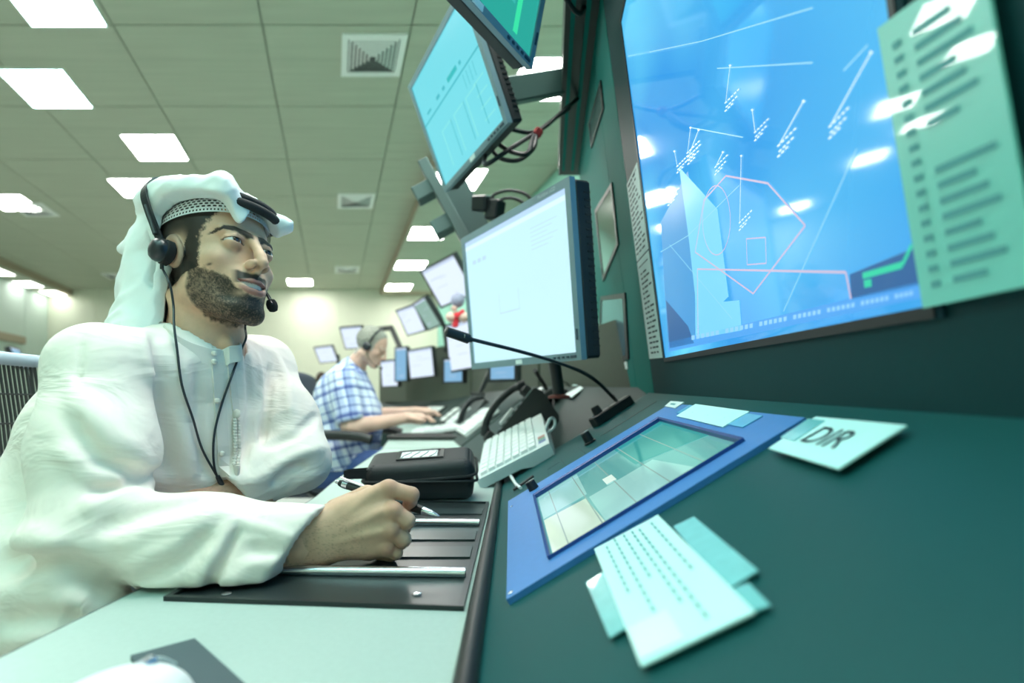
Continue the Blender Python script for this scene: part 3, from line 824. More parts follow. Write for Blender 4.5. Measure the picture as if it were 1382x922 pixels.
# ---- gooseneck microphone
mic = thing('gooseneck_microphone', 'black gooseneck microphone on a small base bar, bent towards the robed man', 'microphone', slope(828, 560))
pa, pb = slope(804, 577), slope(853, 545)
ax = (pb - pa).normalized(); wd = ax.cross(SN).normalized()
Rm = Matrix((ax, wd, SN)).transposed() if False else Matrix((ax, SN.cross(ax).normalized(), SN)).transposed()
mc = (pa + pb) / 2
MB().box(mc + SN * .013, ((pb - pa).length, .038, .026), Rm, .003).build('base', M_black, mic)
kb_ = mc - ax * .035 + SN * .026
MB().lathe(kb_, [(.013, 0), (.012, .014), (.0105, .02), (.009, .021)], SN.to_track_quat('Z', 'Y').to_matrix(), 16).build('knob', M_rubber, mic, True)
for s_ in (-.43, .0):
    MB().lathe(mc + ax * (pb - pa).length * s_ + SN * .026, [(.0035, 0), (.0035, .002), (.002, .0025)], SN.to_track_quat('Z', 'Y').to_matrix(), 10).build('screw', M_steel, mic)
ms = mc + ax * .028 + SN * .026
neck = [ms, at(827, 536, 1.34), at(808, 517, 1.27), at(785, 502, 1.20), at(745, 487, 1.12), at(700, 474, 1.06), at(660, 464, 1.02), at(636, 458, 1.0)]
sp = spline(neck, 70)
MB().tube([ms, ms + SN * .02], .0019, 12).build('collar', M_black, mic, True)
MB().tube(sp, .0038, 10).build('neck', M_blackm, mic, True)
ridge = MB()
for k in range(4, 34):
    ridge.tube([sp[k] - (sp[k + 1] - sp[k]).normalized() * .0012, sp[k] + (sp[k + 1] - sp[k]).normalized() * .0012], .0048, 10)
ridge.build('neck_ribs', M_black, mic, True)
h0, h1 = at(637, 459, 1.0), at(601, 447, .97)
MB().tube([h0, h0 + (h1 - h0) * .12, h0 + (h1 - h0) * .14, h0 + (h1 - h0) * .97, h1], [.0048, .0065, .0100, .0092, .006], 14).build('capsule', M_black, mic, True)
MB().box(h0 + (h1 - h0) * .55 + V(0, -.0019, .002), (.03, .002, .006), rotm(0, 0, 17)).build('slot', mat('mic_slot', (0.3, 0.36, 0.36), 0.3, 1), mic)
# ================================================================== monitors
E_white = em('screen_white', (0.55, 0.85, 0.97), 1.0, .15); E_teal = em('screen_teal', (0.17, 0.70, 0.80), .92, .15)
E_green = em('screen_green', (0.03, 0.48, 0.40), .75, .15); E_far = em('screen_far_white', (0.72, 0.82, 0.98), 1.0, .2)
E_far2 = em('screen_far_green', (0.30, 0.52, 0.46), .7, .2); E_blue = em('screen_pale_blue', (0.25, 0.52, 0.80), .8, .2)
E_ln = em('screen_line_pale', (0.45, 0.75, 0.90), .9, .2); E_ln2 = em('screen_line_teal', (0.05, 0.52, 0.62), .8, .2); E_ln3 = em('screen_line_bright', (0.25, 0.80, 0.80), .9, .2)
E_lnf = em('screen_line_far', (0.55, 0.66, 0.85), .85, .2)
M_btn = mat('dark_button', (0.02, 0.05, 0.08), .4)
def monitor(label, c, yaw, pitch, roll, w, h, scr, bez=.016, depth=.065, marks=(), mat_b=None, detail=2, chin=0.0, name='monitor', group=None):
    """w x h = outer front size; local x to the right, z up, front towards -y"""
    R = rotm(yaw, pitch, roll); c = Vector(c) + Vector((0, 0, CAMZ)) * 0
    ex, ey, ez = R.col[0], R.col[1], R.col[2]
    t = thing(name, label, 'monitor', c - ez * h / 2, group)
    def L(x, y, z): return c + ex * x + ey * y + ez * z
    mb_ = mat_b or M_bezel
    o_ = [L(-w/2, 0, -h/2), L(w/2, 0, -h/2), L(w/2, 0, h/2), L(-w/2, 0, h/2)]
    i_ = [L(-w/2 + bez, 0, -h/2 + bez + chin), L(w/2 - bez, 0, -h/2 + bez + chin), L(w/2 - bez, 0, h/2 - bez), L(-w/2 + bez, 0, h/2 - bez)]
    MB().ring(o_, i_, ey * .016).build('bezel', mb_, t)
    s = MB().prism([p + ey * .004 for p in i_], ey * .004).build('screen', scr, t)
    hs = MB(); hs.box(L(0, .016 + depth * .3, 0), (w * .995, depth * .6, h * .99), R, .006); hs.box(L(0, .016 + depth * .78, -.005), (w * .78, depth * .5, h * .78), R, .012)
    hs.build('housing', M_back, t)
    if detail >= 2:
        # vent slots along the right side and the back rim
        for k in range(22):
            z = -h/2 + .03 + k * (h - .06) / 21
            MB().box(L(w/2 * .997, .016 + depth * .42, z), (.003, depth * .22, .004), R).build('vent_slot', M_black, t)
        for k in range(4):
            MB().box(L(w/2 - .05 - k * .018, -.001, -h/2 + bez * .5), (.008, .003, .005), R).build('button', M_btn, t)
        MB().box(L(w/2 - .028, -.001, -h/2 + bez * .5), (.022, .003, .007), R, .001).build('button', M_btn, t)
        MB().box(L(w/2 - bez * .5, -.001, -h/2 + .06), (.006, .003, .026), R, .001).build('button', M_btn, t)
        MB().box(L(w * .02, -.001, -h/2 + bez * .5), (.032, .002, .012), R).build('asset_sticker', M_paper, t)
    for mk in marks:
        u0, v0, u1, v1, m = mk
        f = lambda u, v: i_[0] + (i_[1] - i_[0]) * u + (i_[3] - i_[0]) * v + ey * .0036
        MB().add([f(u0, v0), f(u1, v0), f(u1, v1), f(u0, v1)], [(0, 1, 2, 3)]).build('screen_window', m, s)
    return t, L, R

def Zc(x, y, z): return (x, y, z + CAMZ)
E_w2 = em('screen_white_bar', (0.50, 0.72, 0.97), .95, .15); E_w3 = em('screen_white_text', (0.55, 0.80, 0.93), .9, .15)
marks1 = [(0, .965, 1, 1, E_w2), (0, .93, 1, .96, em('screen_bar_light', (0.72, 0.95, 1.0), .95, .15))]
for k in range(6): marks1.append((.70, .86 - k * .028, .92 - (k % 3) * .04, .865 - k * .028, E_w3))
marks1 += [(.08, .80, .12, .83, E_w2), (.14, .80, .18, .83, E_w2), (.2, .8, .24, .83, E_w2), (.35, .35, .55, .36, E_w3), (.35, .36, .355, .5, E_w3), (.55, .35, .555, .5, E_w3)]
m1, L1, R1 = monitor('large bright white monitor above the keyboard and phone, in the middle of the picture', Zc(-.001, 1.421, .318), -58.8, 5.9, 1.2, .56, .414, E_white, marks=marks1, bez=.019, depth=.08)
text_mesh('MultiSync LCD', .012, L1(.19, -.0006, .414/2 - .0095), R1.col[0], R1.col[2], mat('silver_print', (0.5, 0.65, 0.7), .4), m1)
MB().tube([L1(0, .07, -.08), L1(0, .12, -.15), L1(0.0, .13, -.24), L1(0, .135, -.30)], [.022, .02, .018, .018], 12).build('stand_neck', M_black, m1, True)
fb = L1(0, .135, -.30)
fz = ZW + .05
MB().lathe((fb.x, fb.y, fb.z - .012), [(.032, 0), (.032, .008), (.02, .012)], None, 20).build('stand_foot', mat('red_brown_ring', (0.22, 0.05, 0.04), .6), m1)

marks2 = [(0, .60, 1, .615, E_ln2), (.3, .66, .36, .69, E_ln2), (.42, .66, .46, .69, E_ln2), (.52, .66, .68, .70, em('screen_teal_button', (.03, .55, .58), .8, .15)), (.72, .66, .75, .69, E_ln2), (.1, .66, .18, .68, E_ln2)]
for k, (u, v) in enumerate(((.22, .08), (.45, .08), (.66, .08))):
    marks2 += [(u, v, u + .012, v + .34, E_ln3), (u, v + .33, u + .17, v + .34, E_ln3), (u + .17, v, u + .178, v + .34, E_ln2)]
for k in range(4): marks2.append((.80, .12 + k * .1, .95, .13 + k * .1, E_ln3))
for k in range(4): marks2.append((.72 + k * .05, .46, .725 + k * .05, .58, E_ln2))
m2, L2, R2 = monitor('upper teal tinted monitor tilted down, hanging at the top centre', Zc(-.177, 1.53, .895), -59.9, 20.5, -3.2, .445, .352, E_teal, marks=marks2)
marks3 = [(.3, .3, .5, .31, E_grn), (.82, .05, .86, .6, em('screen_green_bar', (0.05, .9, .45), .8)), (.55, .2, .8, .9, em('screen_green_pale', (0.05, .56, .5), .8, .15))]
br = Vector(Zc(.046, 1.156, .75)); dxy = Vector((.124, .198, 0)).normalized()
T3 = math.radians(13)
up3 = Vector((.85 * math.sin(T3), -.53 * math.sin(T3), math.cos(T3))).normalized()
yaw3 = math.degrees(math.atan2(dxy.y, dxy.x))
m3, L3, R3 = monitor('upper green tinted monitor cut by the top edge of the picture', br - dxy * .22 + up3 * .17, yaw3, 13, 0, .44, .34, E_green, marks=marks3)

# far monitors
def far(label, c, yaw, pitch, roll, w, h, scr, seed=0, **kw):
    rs = random.Random(seed); mk = [(0, .93, 1, 1, E_lnf)]
    for k in range(4):
        u = rs.uniform(.05, .5); v = rs.uniform(.1, .8); mk.append((u, v, u + rs.uniform(.2, .45), v + .012, E_lnf))
    return monitor(label, Zc(*c), yaw, pitch, roll, w, h, scr, marks=mk, detail=1, mat_b=M_back, **kw)
mA = far('upper far monitor tilted down behind the small half hidden figure', (-.538, 4.283, 1.023), -37.2, 32.7, -10, .44, .36, E_far, 1)
far('far monitor standing directly behind the microphone capsule', (-.376, 3.804, .442), -55.3, 5.2, -1.6, .44, .37, E_far, 2)
far('far upper monitor with a white page, left of its green twin', (-1.204, 6.151, 1.013), -46, 27.9, -2.9, .42, .34, E_far, 3)
mB = far('far upper monitor with a dull green page', (-.908, 5.496, .971), -62, 33.3, -.7, .42, .34, E_far2, 4)
m8, L8, R8 = far('far lower monitor with a pen shaped line on its page, right of the colleague', (-1.023, 5.806, .48), -38.3, 5.1, -2.6, .42, .34, E_far, 5)
mD = far('farthest white monitor behind the back of the colleague', (-3.546, 9.878, .979), -14.7, 28.9, -4.2, .42, .34, E_far, 6)
mC = far('far tilted monitor partly hidden behind the head of the colleague', (-2.33, 7.6, 1.0), -25, 22, 0, .42, .34, E_far, 7)
far('far monitor just in front of the face of the colleague', (-1.52, 6.4, .40), -45, 5, 0, .38, .34, E_far, 8)
far('narrow pale blue display in the far console right of the face of the colleague', (-1.33, 6.2, .50), -35, 0, 0, .22, .42, E_blue, 9)
far('narrow pale blue display under the monitor behind the microphone', (-.45, 3.95, .27), -30, 0, 0, .2, .20, E_blue, 10)
far('small bluish display seen below the large white monitor', (-.05, 2.62, .17), -28, 0, 0, .17, .10, E_blue, 11)
mE = far('dark monitor back at the left edge behind the mesh chair', (-5.2, 6.6, .62), 150, 8, 0, .5, .4, E_blue, 12)
mF = far('dark slanted monitor cut by the left edge of the picture', (-6.35, 6.7, .62), 120, -25, 0, .4, .3, E_blue, 13)

# pole brackets for the far upper monitors
def bracket(t, pts, r, m=M_blackm):
    MB().tube(pts, r, 8).build('arm', m, t, True)
    a = Vector(pts[-1]); MB().box(a, (.10, .03, .10), rotm(-50, 20, 0), .004).build('mount_plate', m, t)
    b = Vector(pts[0]); MB().box(b, (.09, .09, .02), None, .004).build('foot', m, t)
    return t
bracket(mA[0], [Zc(-.30, 4.42, .62), Zc(-.34, 4.45, .95), Zc(-.46, 4.36, 1.02)], .03)
bracket(mB[0], [Zc(-.72, 5.8, .62), Zc(-.76, 5.82, .9), Zc(-.85, 5.58, .98)], .03)
bracket(mC[0], [Zc(-1.45, 7.1, .62), Zc(-1.7, 7.3, 1.1), Zc(-2.2, 7.7, 1.12)], .04)
for mm, b_ in ((mD, (-3.35, 10.0)), (mC, (-2.25, 7.8)), (mE, (-5.15, 6.7)), (mF, (-6.3, 6.8))):
    zt = mm[1](0, .05, 0).z
    MB().tube([V(b_[0], b_[1], .02), V(b_[0], b_[1], zt - .02), mm[1](0, .06, 0)], .03, 10).build('stand_pole', M_blackm, mm[0], True)
    MB().lathe((b_[0], b_[1], 0), [(.2, 0), (.2, .02), (.04, .04)], None, 20).build('stand_base', M_blackm, mm[0])
# leaning post with bracket behind the upper monitor
po = thing('monitor_post', 'leaning dark post with a clamp below the upper teal monitor', 'post', at(640, 345, 1.9))
a, b = at(572, 221, 1.95), at(640, 345, 1.9)
d = (b - a).normalized(); s = d.cross(V(0, 1, 0)).normalized()
Rp = Matrix((s, d.cross(s) * -1, d)).transposed()
pm_ = mat('grey_green_post', (0.075, 0.12, 0.115), .45)
MB().box((a + b) / 2, (.038, .07, (b - a).length), Rp, .003).build('post', pm_, po)
for k in (.25, .62):
    MB().box(a + d * (b - a).length * k + s * -.05, (.075, .05, .06), Rp, .004).build('side_plate', pm_, po)
c_, e_ = at(605, 262, 1.98), at(668, 345, 1.98)
MB().prism([at(598, 255, 2.0), at(625, 235, 2.0), at(672, 325, 2.0), at(650, 345, 2.0), at(622, 318, 2.0)], (0, .012, 0)).build('back_plate', pm_, po)
MB().box(at(652, 275, 1.9), (.07, .06, .055), rotm(-40, 10, 12), .006).build('clamp', M_blackm, po)
MB().box(at(668, 284, 1.88), (.06, .05, .07), rotm(-40, 0, 12), .006).build('clamp_jaw', M_blackm, po)
for k, arc in enumerate(([(660, 275), (668, 262), (690, 257), (712, 264), (722, 280)], [(664, 282), (680, 268), (700, 270), (718, 285)])):
    MB().tube(spline([at(x, y, 1.88 - .02 * k) for x, y in arc], 20), .006, 8).build('cable_loop', M_cable, po, True)
# wall arm of the upper monitor
ar = m2
p0_, p1_ = L2(.02, .09, .0), at(775, 108, 1.78)
dd = (p1_ - p0_).normalized(); ss = dd.cross(V(0, 0, 1)).normalized(); Ra = Matrix((dd, ss, dd.cross(ss) * -1)).transposed()
MB().box((p0_ + p1_) / 2, ((p1_ - p0_).length, .04, .075), Ra, .004).build('arm', mat('grey_green_arm', (0.05, 0.10, 0.09), .5), ar)
MB().box(p0_, (.09, .09, .14), R2, .006).build('tilt_head', M_back, ar)
MB().box(L2(.06, .075, -.10), (.10, .05, .09), R2, .008).build('mount_block', M_back, ar)
for k, (pts) in enumerate(([L2(.08, .08, -.12), at(722, 178, 1.6), at(760, 150, 1.7), at(785, 128, 1.78)], [L2(.04, .08, -.15), at(690, 205, 1.5), at(712, 206, 1.5), at(724, 180, 1.6), at(768, 146, 1.72)],
        [L2(-.02, .08, -.14), at(655, 222, 1.48), at(690, 200, 1.5), at(722, 180, 1.6)], [L2(.0, .08, -.15), at(676, 214, 1.5), at(700, 216, 1.52), at(720, 200, 1.55), at(724, 180, 1.6)])):
    MB().tube(spline(pts, 30), .0065, 8).build('cable', M_cable, ar, True)
MB().box(at(725, 180, 1.6), (.026, .03, .026), rotm(20, 10, 30), .004).build('velcro_tie', M_red, ar)
MB().tube(spline([L3(.2, .07, .12), at(775, 14, 1.3), at(792, 2, 1.4), at(800, -12, 1.45)], 16), .006, 8).build('cable', M_cable, ar, True)

# ================================================================== keyboards and phone
def keyboard(name, label, o, e1, e2, rows, cols, body_m, key_m, th=.018, lcd=False, gap=.12, group=None, feet=True):
    """o = front left corner of the top face; e1 across the rows, e2 along the columns"""
    o = Vector(o); e1 = Vector(e1); e2 = Vector(e2); n = e1.cross(e2).normalized()
    if n.z < 0: n = -n
    t = thing(name, label, 'keyboard', o - n * th, group)
    q = [o, o + e1, o + e1 + e2, o + e2]
    MB().prism(q, -n * th).build('body', body_m, t)
    if feet:
        MB().prism([o + e1 * .55 - n * th, o + e1 - n * th, o + e1 - n * (th + .03)], e2 * .98).build('stand', body_m, t)
    m0, m1_ = .05, .84 if lcd else .95
    for i in range(rows):
        for j in range(cols):
            u0, u1 = m0 + (m1_ - m0) * (i + gap / 2) / rows, m0 + (m1_ - m0) * (i + 1 - gap / 2) / rows
            v0, v1 = .04 + .92 * (j + gap / 2) / cols, .04 + .92 * (j + 1 - gap / 2) / cols
            b4 = [o + e1 * u + e2 * v for u, v in ((u0, v0), (u1, v0), (u1, v1), (u0, v1))]
            c = sum(b4, Vector()) / 4
            t4 = [p + (c - p) * .14 + n * .008 for p in b4]
            fs = [(0, 1, 5, 4), (1, 2, 6, 5), (2, 3, 7, 6), (3, 0, 4, 7), (4, 5, 6, 7)]
            if Vector.cross(b4[1] - b4[0], b4[3] - b4[0]).dot(n) < 0: fs = [tuple(reversed(f)) for f in fs]
            MB().add(b4 + t4, fs).build('key', key_m, t)
    return t, n
kbo = Zc(-.087, 1.27, -.183); k1, k2 = Vector((.178, 0, .092)), Vector((0, .35, .068))
kb1, kn = keyboard('keyboard', 'ivory keyboard propped on the console edge in front of the desk phone', kbo, k1, k2, 7, 9, M_wbody, M_wkey, .026, lcd=True)
p = Vector(kbo) + k1 * .87
for k, m_ in enumerate((em('key_sticker_blue', (.1, .3, .7), .4), em('key_sticker_green', (.1, .6, .35), .4), em('key_sticker_red', (.7, .25, .15), .4))):
    MB().prism([p + k1 * .0 + k2 * (.10 + .06 * k) + kn * .001, p + k1 * .10 + k2 * (.10 + .06 * k) + kn * .001, p + k1 * .10 + k2 * (.15 + .06 * k) + kn * .001, p + k2 * (.15 + .06 * k) + kn * .001], kn * .0006).build('key_legend', m_, kb1)
MB().tube(spline([at(735, 582, 1.42), at(742, 566, 1.43), at(748, 566, 1.44), at(748, 576, 1.44), at(738, 585, 1.44)], 24), .004, 8).build('cable_loop', M_wcable, kb1, True)
wc = thing('white_cable', 'short white cable end below the ivory keyboard by the knob', 'cable', slope(697, 660))
MB().tube(spline([slope(705, 632) + SN * .006, slope(690, 640) + SN * .012, slope(697, 655) + SN * .006, slope(704, 661) + SN * .004], 24), .0035, 8).build('lead', M_wcable, wc, True)
MB().tube([slope(694, 664) + SN * .004, slope(722, 646) + SN * .006], .003, 8).build('clip_bar', M_black, wc, True)

ph = thing('desk_phone', 'black desk phone with its curved handset behind the ivory keyboard', 'telephone', Zc(.0, 1.74, -.12))
prof = [(-.075, -.125), (.07, .058), (.095, .05), (.15, -.03), (.15, -.06), (-.06, -.15)]
yy0, yy1 = 1.66, 1.86
MB().prism([Zc(x, yy0, z) for x, z in prof], (0, yy1 - yy0, 0)).build('body', M_black, ph)
fd = Vector((.145, 0, .183)); fdn = fd.normalized(); fn = Vector((-.183, 0, .145)).normalized()
fo = Vector(Zc(-.075, yy0, -.125))
for i in range(7):
    for j in range(4):
        c = fo + fd * (.12 + .11 * i) + V(0, .018 + .022 * j, 0) + fn * .003
        MB().box(c, (.014, .016, .006), Matrix((fdn, V(0, 1, 0), fn)).transposed(), .001).build('key', mat('phone_key', (0.10, 0.13, 0.135), .4), ph)
MB().box(fo + fd * .9 + V(0, .06, 0) + fn * .002, (.03, .1, .004), Matrix((fdn, V(0, 1, 0), fn)).transposed()).build('display', mat('phone_display', (0.2, 0.3, 0.3), .2), ph)
hp = [fo + fd * .02 + V(0, .15, 0) + fn * .028, fo + fd * .2 + V(0, .15, 0) + fn * .055, fo + fd * .5 + V(0, .15, 0) + fn * .066, fo + fd * .8 + V(0, .15, 0) + fn * .055, fo + fd * 1.0 + V(0, .15, 0) + fn * .03]
hs_ = spline(hp, 24)
MB().tube(hs_, [.017 if (k < 4 or k > len(hs_) - 5) else .0125 for k in range(len(hs_))], 12).build('handset', M_blackm, ph, True)
for k in (.05, .92):
    MB().box(fo + fd * k + V(0, .15, 0) + fn * .014, (.04, .045, .04), Matrix((fdn, V(0, 1, 0), fn)).transposed(), .01).build('earpiece', M_black, ph)
MB().box(fo + fd * .45 + V(0, .125, 0) + fn * .012, (.07, .02, .012), Matrix((fdn, V(0, 1, 0), fn)).transposed(), .003).build('memo_strip', M_white, ph)
MB().tube(spline([Zc(.14, 1.75, -.03), at(748, 530, 1.95), at(756, 517, 2.1), at(765, 517, 2.2), at(772, 527, 2.2)], 20), .003, 6).build('cord', M_cable, ph, True)
# second phone parts and cradle behind
cr_ = thing('headset_cradle', 'dark cradle with loose cables behind the desk phone', 'cradle', at(735, 530, 2.05))
MB().box(at(735, 540, 2.05), (.16, .14, .03), rotm(-30, 0, -25), .006).build('base', M_black, cr_)
MB().box(at(745, 530, 2.05), (.1, .03, .03), rotm(-30, 0, -30), .006).build('rest', M_blackm, cr_)
MB().tube([at(722, 500, 2.0), at(735, 520, 2.1), at(742, 535, 2.1)], .008, 8).build('support_tube', M_black, cr_, True)
MB().tube([at(727, 530, 2.0), at(731, 526, 2.02)], .012, 10).build('white_plug', M_white, cr_, True)
pl_ = MB().prism([at(763, 532, 1.95), at(772, 536, 1.85), at(787, 524, 1.95), at(783, 521, 2.05)], (0, 0, -.003)).build('paper_slip', M_paper); tag(pl_, 'small white paper slip on the dark console behind the phone', 'paper')
hold = thing('card_holder', 'clear plastic holder standing by the back panel below the white monitor', 'holder', at(775, 516, 2.2))
Mclear = mat('clear_acrylic', (0.55, 0.75, 0.72), .15, noise=.05)
MB().prism([at(764, 500, 2.3), at(773, 485, 2.2), at(776, 517, 2.2), at(768, 517, 2.25)], (.008, 0, 0)).build('slanted_leg', Mclear, hold)
MB().prism([at(786, 487, 2.2), at(788, 487, 2.2), at(790, 520, 2.15), at(787, 520, 2.15)], (.006, .006, 0)).build('upright', Mclear, hold)
MB().prism([at(773, 519, 2.15), at(793, 519, 2.15), at(794, 521, 2.13), at(773, 521, 2.13)], (0, .04, 0)).build('foot', Mclear, hold)

# colleague's keyboards
kt = thing('keyboard_shelf', 'dark double keyboard shelf on the worktop of the colleague', 'tray', at(600, 588, 3.2))
for k, (y0_, y1_) in enumerate(((3.0, 3.1), (3.22, 3.32))):
    MB().box(((-.52), (y0_ + y1_) / 2, ZW + .014 + .0 * k), (.42, .1, .028), rotm(-2), .006).build('bar', M_black, kt)
keyboard('keyboard', 'white keyboard under the hands of the colleague', (-.66, 3.36, ZW + .02), (.36, -.02, .05), (-.10, .62, .0), 5, 9, M_wbody, M_wkey, .018, feet=False)
keyboard('keyboard', 'white slanted keypad right of the hands of the colleague', Zc(-.245, 2.65, -.145), (.17, .02, .134), (-.095, .5, .0), 4, 7, M_wbody, M_wkey, .02, feet=False)
keyboard('keyboard', 'white keypad on the far console behind the hands of the colleague', Zc(-.482, 3.9, -.145), (.17, .02, .134), (-.085, .45, .0), 4, 6, M_wbody, M_wkey, .02, feet=False)
keyboard('keyboard', 'dark keypad with a pale strip on the far console', Zc(-.625, 4.65, -.145), (.17, .02, .134), (-.09, .45, 0), 3, 6, M_black, M_wkey, .02, feet=False)
keyboard('keyboard', 'pale keypad on the farthest console in front of the shirt of the colleague', Zc(-.90, 5.5, -.14), (.2, .05, .14), (-.26, .5, 0), 3, 6, M_black, M_wkey, .02, feet=False)
fp = thing('desk_phone', 'far black desk phone below the monitor behind the microphone', 'telephone', Zc(-.22, 3.62, -.10))
MB().prism([Zc(x * 1.0 - .24, 3.5, z) for x, z in [(-.09, -.15), (.06, .045), (.12, .0), (.12, -.06)]], (0, .22, 0)).build('body', M_black, fp)
MB().tube(spline([Zc(-.36, 3.55, -.12), Zc(-.33, 3.55, -.03), Zc(-.27, 3.55, .045), Zc(-.19, 3.55, .065)], 16), .02, 10).build('handset', M_blackm, fp, True)
fm = thing('desk_microphone', 'dark stubby stalk microphone standing on the far console under the white monitor', 'microphone', at(650, 530, 3.0))
MB().tube([at(648, 530, 3.0), at(655, 515, 3.0), at(664, 498, 3.0)], [.012, .014, .02], 10).build('stalk', M_blackm, fm, True)
MB().box(at(645, 532, 3.0), (.08, .08, .02), None, .004).build('base', M_black, fm)
pk = thing('marker_pen', 'short black marker lying on the worktop near the phone', 'pen', at(640, 590, 2.75))
MB().tube([at(632, 587, 2.9), at(638, 590, 2.8), at(639, 590.5, 2.78), at(645, 594, 2.72)], [.008, .008, .012, .012], 10).build('barrel', M_black, pk, True)

# half hidden grey-haired figure gripping red, here a small stand-in of simple shapes
tg = thing('half_seen_figure', 'half hidden grey haired figure, a small toy in front of the far tilted monitor', 'proxy', at(612, 442, 3.3))
tg['label'] = 'stand-in for a half hidden grey haired figure gripping red by the far tilted monitor'
tg['category'] = 'half seen figure'
MB().lathe(at(618, 405, 3.3), [(.004, -.05), (.028, -.04), (.042, -.015), (.043, .012), (.03, .04), (.006, .05)], rotm(0, 0, 20), 16).build('grey_top', mat('grey_matte', (0.36, 0.36, 0.50), .9, noise=.2, nscale=60), tg, True)
MB().box(at(615, 432, 3.3), (.035, .05, .095), rotm(20, 0, 6), .008).build('red_block', mat('red_block', (0.75, 0.03, 0.05), .5), tg)
MB().box(at(621, 424, 3.28), (.07, .04, .028), rotm(0, 0, -40), .008).build('red_bar', MATS['red_block'], tg)
M_skinp = mat('pale_pink', (0.80, 0.55, 0.47), .6)
for x, y, r in ((608, 428, .032), (626, 428, .034), (613, 416, .02)):
    MB().lathe(at(x, y, 3.29), [(r * .2, -r), (r * .8, -r * .6), (r, 0), (r * .8, r * .6), (r * .2, r)], None, 12).build('pink_hand', M_skinp, tg, True)

# ================================================================== on the near worktop
# zipped case, lid ajar
cz = thing('zipped_case', 'black zipped hard case standing open a crack on the worktop by the fist', 'case', V(-.2, 1.12, ZW))
Mcase = mat('black_case_fabric', (0.016, 0.018, 0.02), .6, noise=.1, nscale=400, bump=.1, bscale=1500)
Rc = rotm(5); cc = V(-.197, 1.135, ZW)
def rbox(P, c, hs, r):
    q = [np.abs(P[i] - f32(c[i])) - f32(hs[i] - r) for i in range(3)]
    return np.sqrt(sum(np.maximum(x, 0) ** 2 for x in q)) + np.minimum(np.maximum(np.maximum(q[0], q[1]), q[2]), 0) - f32(r)
def case_bottom(P):
    f = rbox(P, (0, 0, .018), (.117 , .062, .034), .022)
    t = (P[2] / .05); f = f + (1 - np.clip(t, 0, 1)) * .006
    return np.maximum(np.maximum(f, P[2] - .030), -np.maximum(f + .004, .01 - P[2]))
vb, fb_ = iso(case_bottom, (-.13, -.08, -.02), (.13, .08, .05), .0028)
def place(Vv, R, c): return Vv @ np.array(R).T + np.array(c)
mesh_np('lower_shell', place(vb + np.array([0, 0, .013]), Rc, cc), fb_, Mcase, cz)
def case_top(P):
    f = rbox(P, (0, 0, -.0), (.117, .062, .040), .024) + np.clip(P[2], 0, .05) * .22
    return np.maximum(np.maximum(f, -P[2]), -np.maximum(f + .004, P[2] - .03))
vt, ft = iso(case_top, (-.13, -.08, -.01), (.13, .08, .05), .0028)
Rt = Rc @ rotm(0, 13, -4)
ct = cc + V(0, 0, .060)
mesh_np('lid', place(vt, Rt, ct), ft, Mcase, cz)
def rrect(hx, hy, r, n=6):
    o_ = []
    for sx, sy, a0 in ((1, 1, 0), (-1, 1, 90), (-1, -1, 180), (1, -1, 270)):
        for k in range(n + 1):
            a = math.radians(a0 + 90 * k / n); o_.append((sx * (hx - r) + r * math.cos(a), sy * (hy - r) + r * math.sin(a)))
    o_.append(o_[0]); return o_
MB().tube([Rc @ V(x, y, .043) + cc for x, y in rrect(.120, .065, .026)], .0032, 6).build('zip_rail', M_rubber, cz, True)
MB().tube([Rt @ V(x, y, .001) + ct for x, y in rrect(.120, .065, .026)], .0032, 6).build('zip_rail', M_rubber, cz, True)
lp_ = [Rc @ V(x, y, z) + cc for x, y, z in ((-.112, -.02, .06), (-.150, -.03, .058), (-.153, -.052, .058), (-.150, -.056, .058), (-.105, -.050, .058))]
ls_ = spline(lp_, 20); lm = MB()
for a, b in zip(ls_[:-1], ls_[1:]): lm.prism([a + V(0, 0, -.009), b + V(0, 0, -.009), b + V(0, 0, .009), a + V(0, 0, .009)], (.001, .0015, 0))
lm.build('elastic_loop', M_rubber, cz)
def T_(x, y, z): return Rt @ V(x, y, z) + ct
MB().ring([T_(-.05, -.025, .0335), T_(.05, -.025, .0335), T_(.05, .035, .0335), T_(-.05, .035, .0335)], [T_(-.042, -.018, .0335), T_(.042, -.018, .0335), T_(.042, .028, .0335), T_(-.042, .028, .0335)], Rt @ V(0, 0, .0025)).build('badge_frame', M_blackm, cz)
MB().prism([T_(-.042, -.018, .0337), T_(.036, -.018, .0337), T_(.036, .028, .0337), T_(-.042, .028, .0337)], Rt @ V(0, 0, .001)).build('badge_window', M_white, cz)
for k in range(4):
    MB().tube(spline([T_(-.04 + .02 * k, -.016, .0352), T_(-.035 + .022 * k, .0, .0356), T_(-.02 + .018 * k, .02, .0352)], 8), .0009, 5).build('badge_mark', M_ink, cz)

# pen in the hand
pn = thing('ballpoint_pen', 'black ballpoint pen with chrome clip held in the fist', 'pen', at(525, 673, .668))
pa_, pb_ = at(453, 650, .705), at(593, 697, .66)
pd = (pb_ - pa_)
def pp(t): return pa_ + pd * t
MB().tube([pp(.0), pp(.05)], .0022, 10).build('push_button', M_steel, pn, True)
MB().tube([pp(.04), pp(.07), pp(.5), pp(.62), pp(.85)], [.0042, .0052, .0054, .0058, .0056], 14).build('barrel', M_black, pn, True)
MB().tube([pp(.85), pp(.90), pp(.97), pp(1.0)], [.0056, .0052, .0026, .0008], 14).build('tip', M_steel, pn, True)
MB().box(pp(.2) + V(0, -.002, .0072), (.045, .004, .0018), rotm(-14, 0, 17)).build('clip', M_steel, pn)
MB().tube([pp(.08), pp(.13)], .0056, 14).build('ring', M_steel, pn, True)

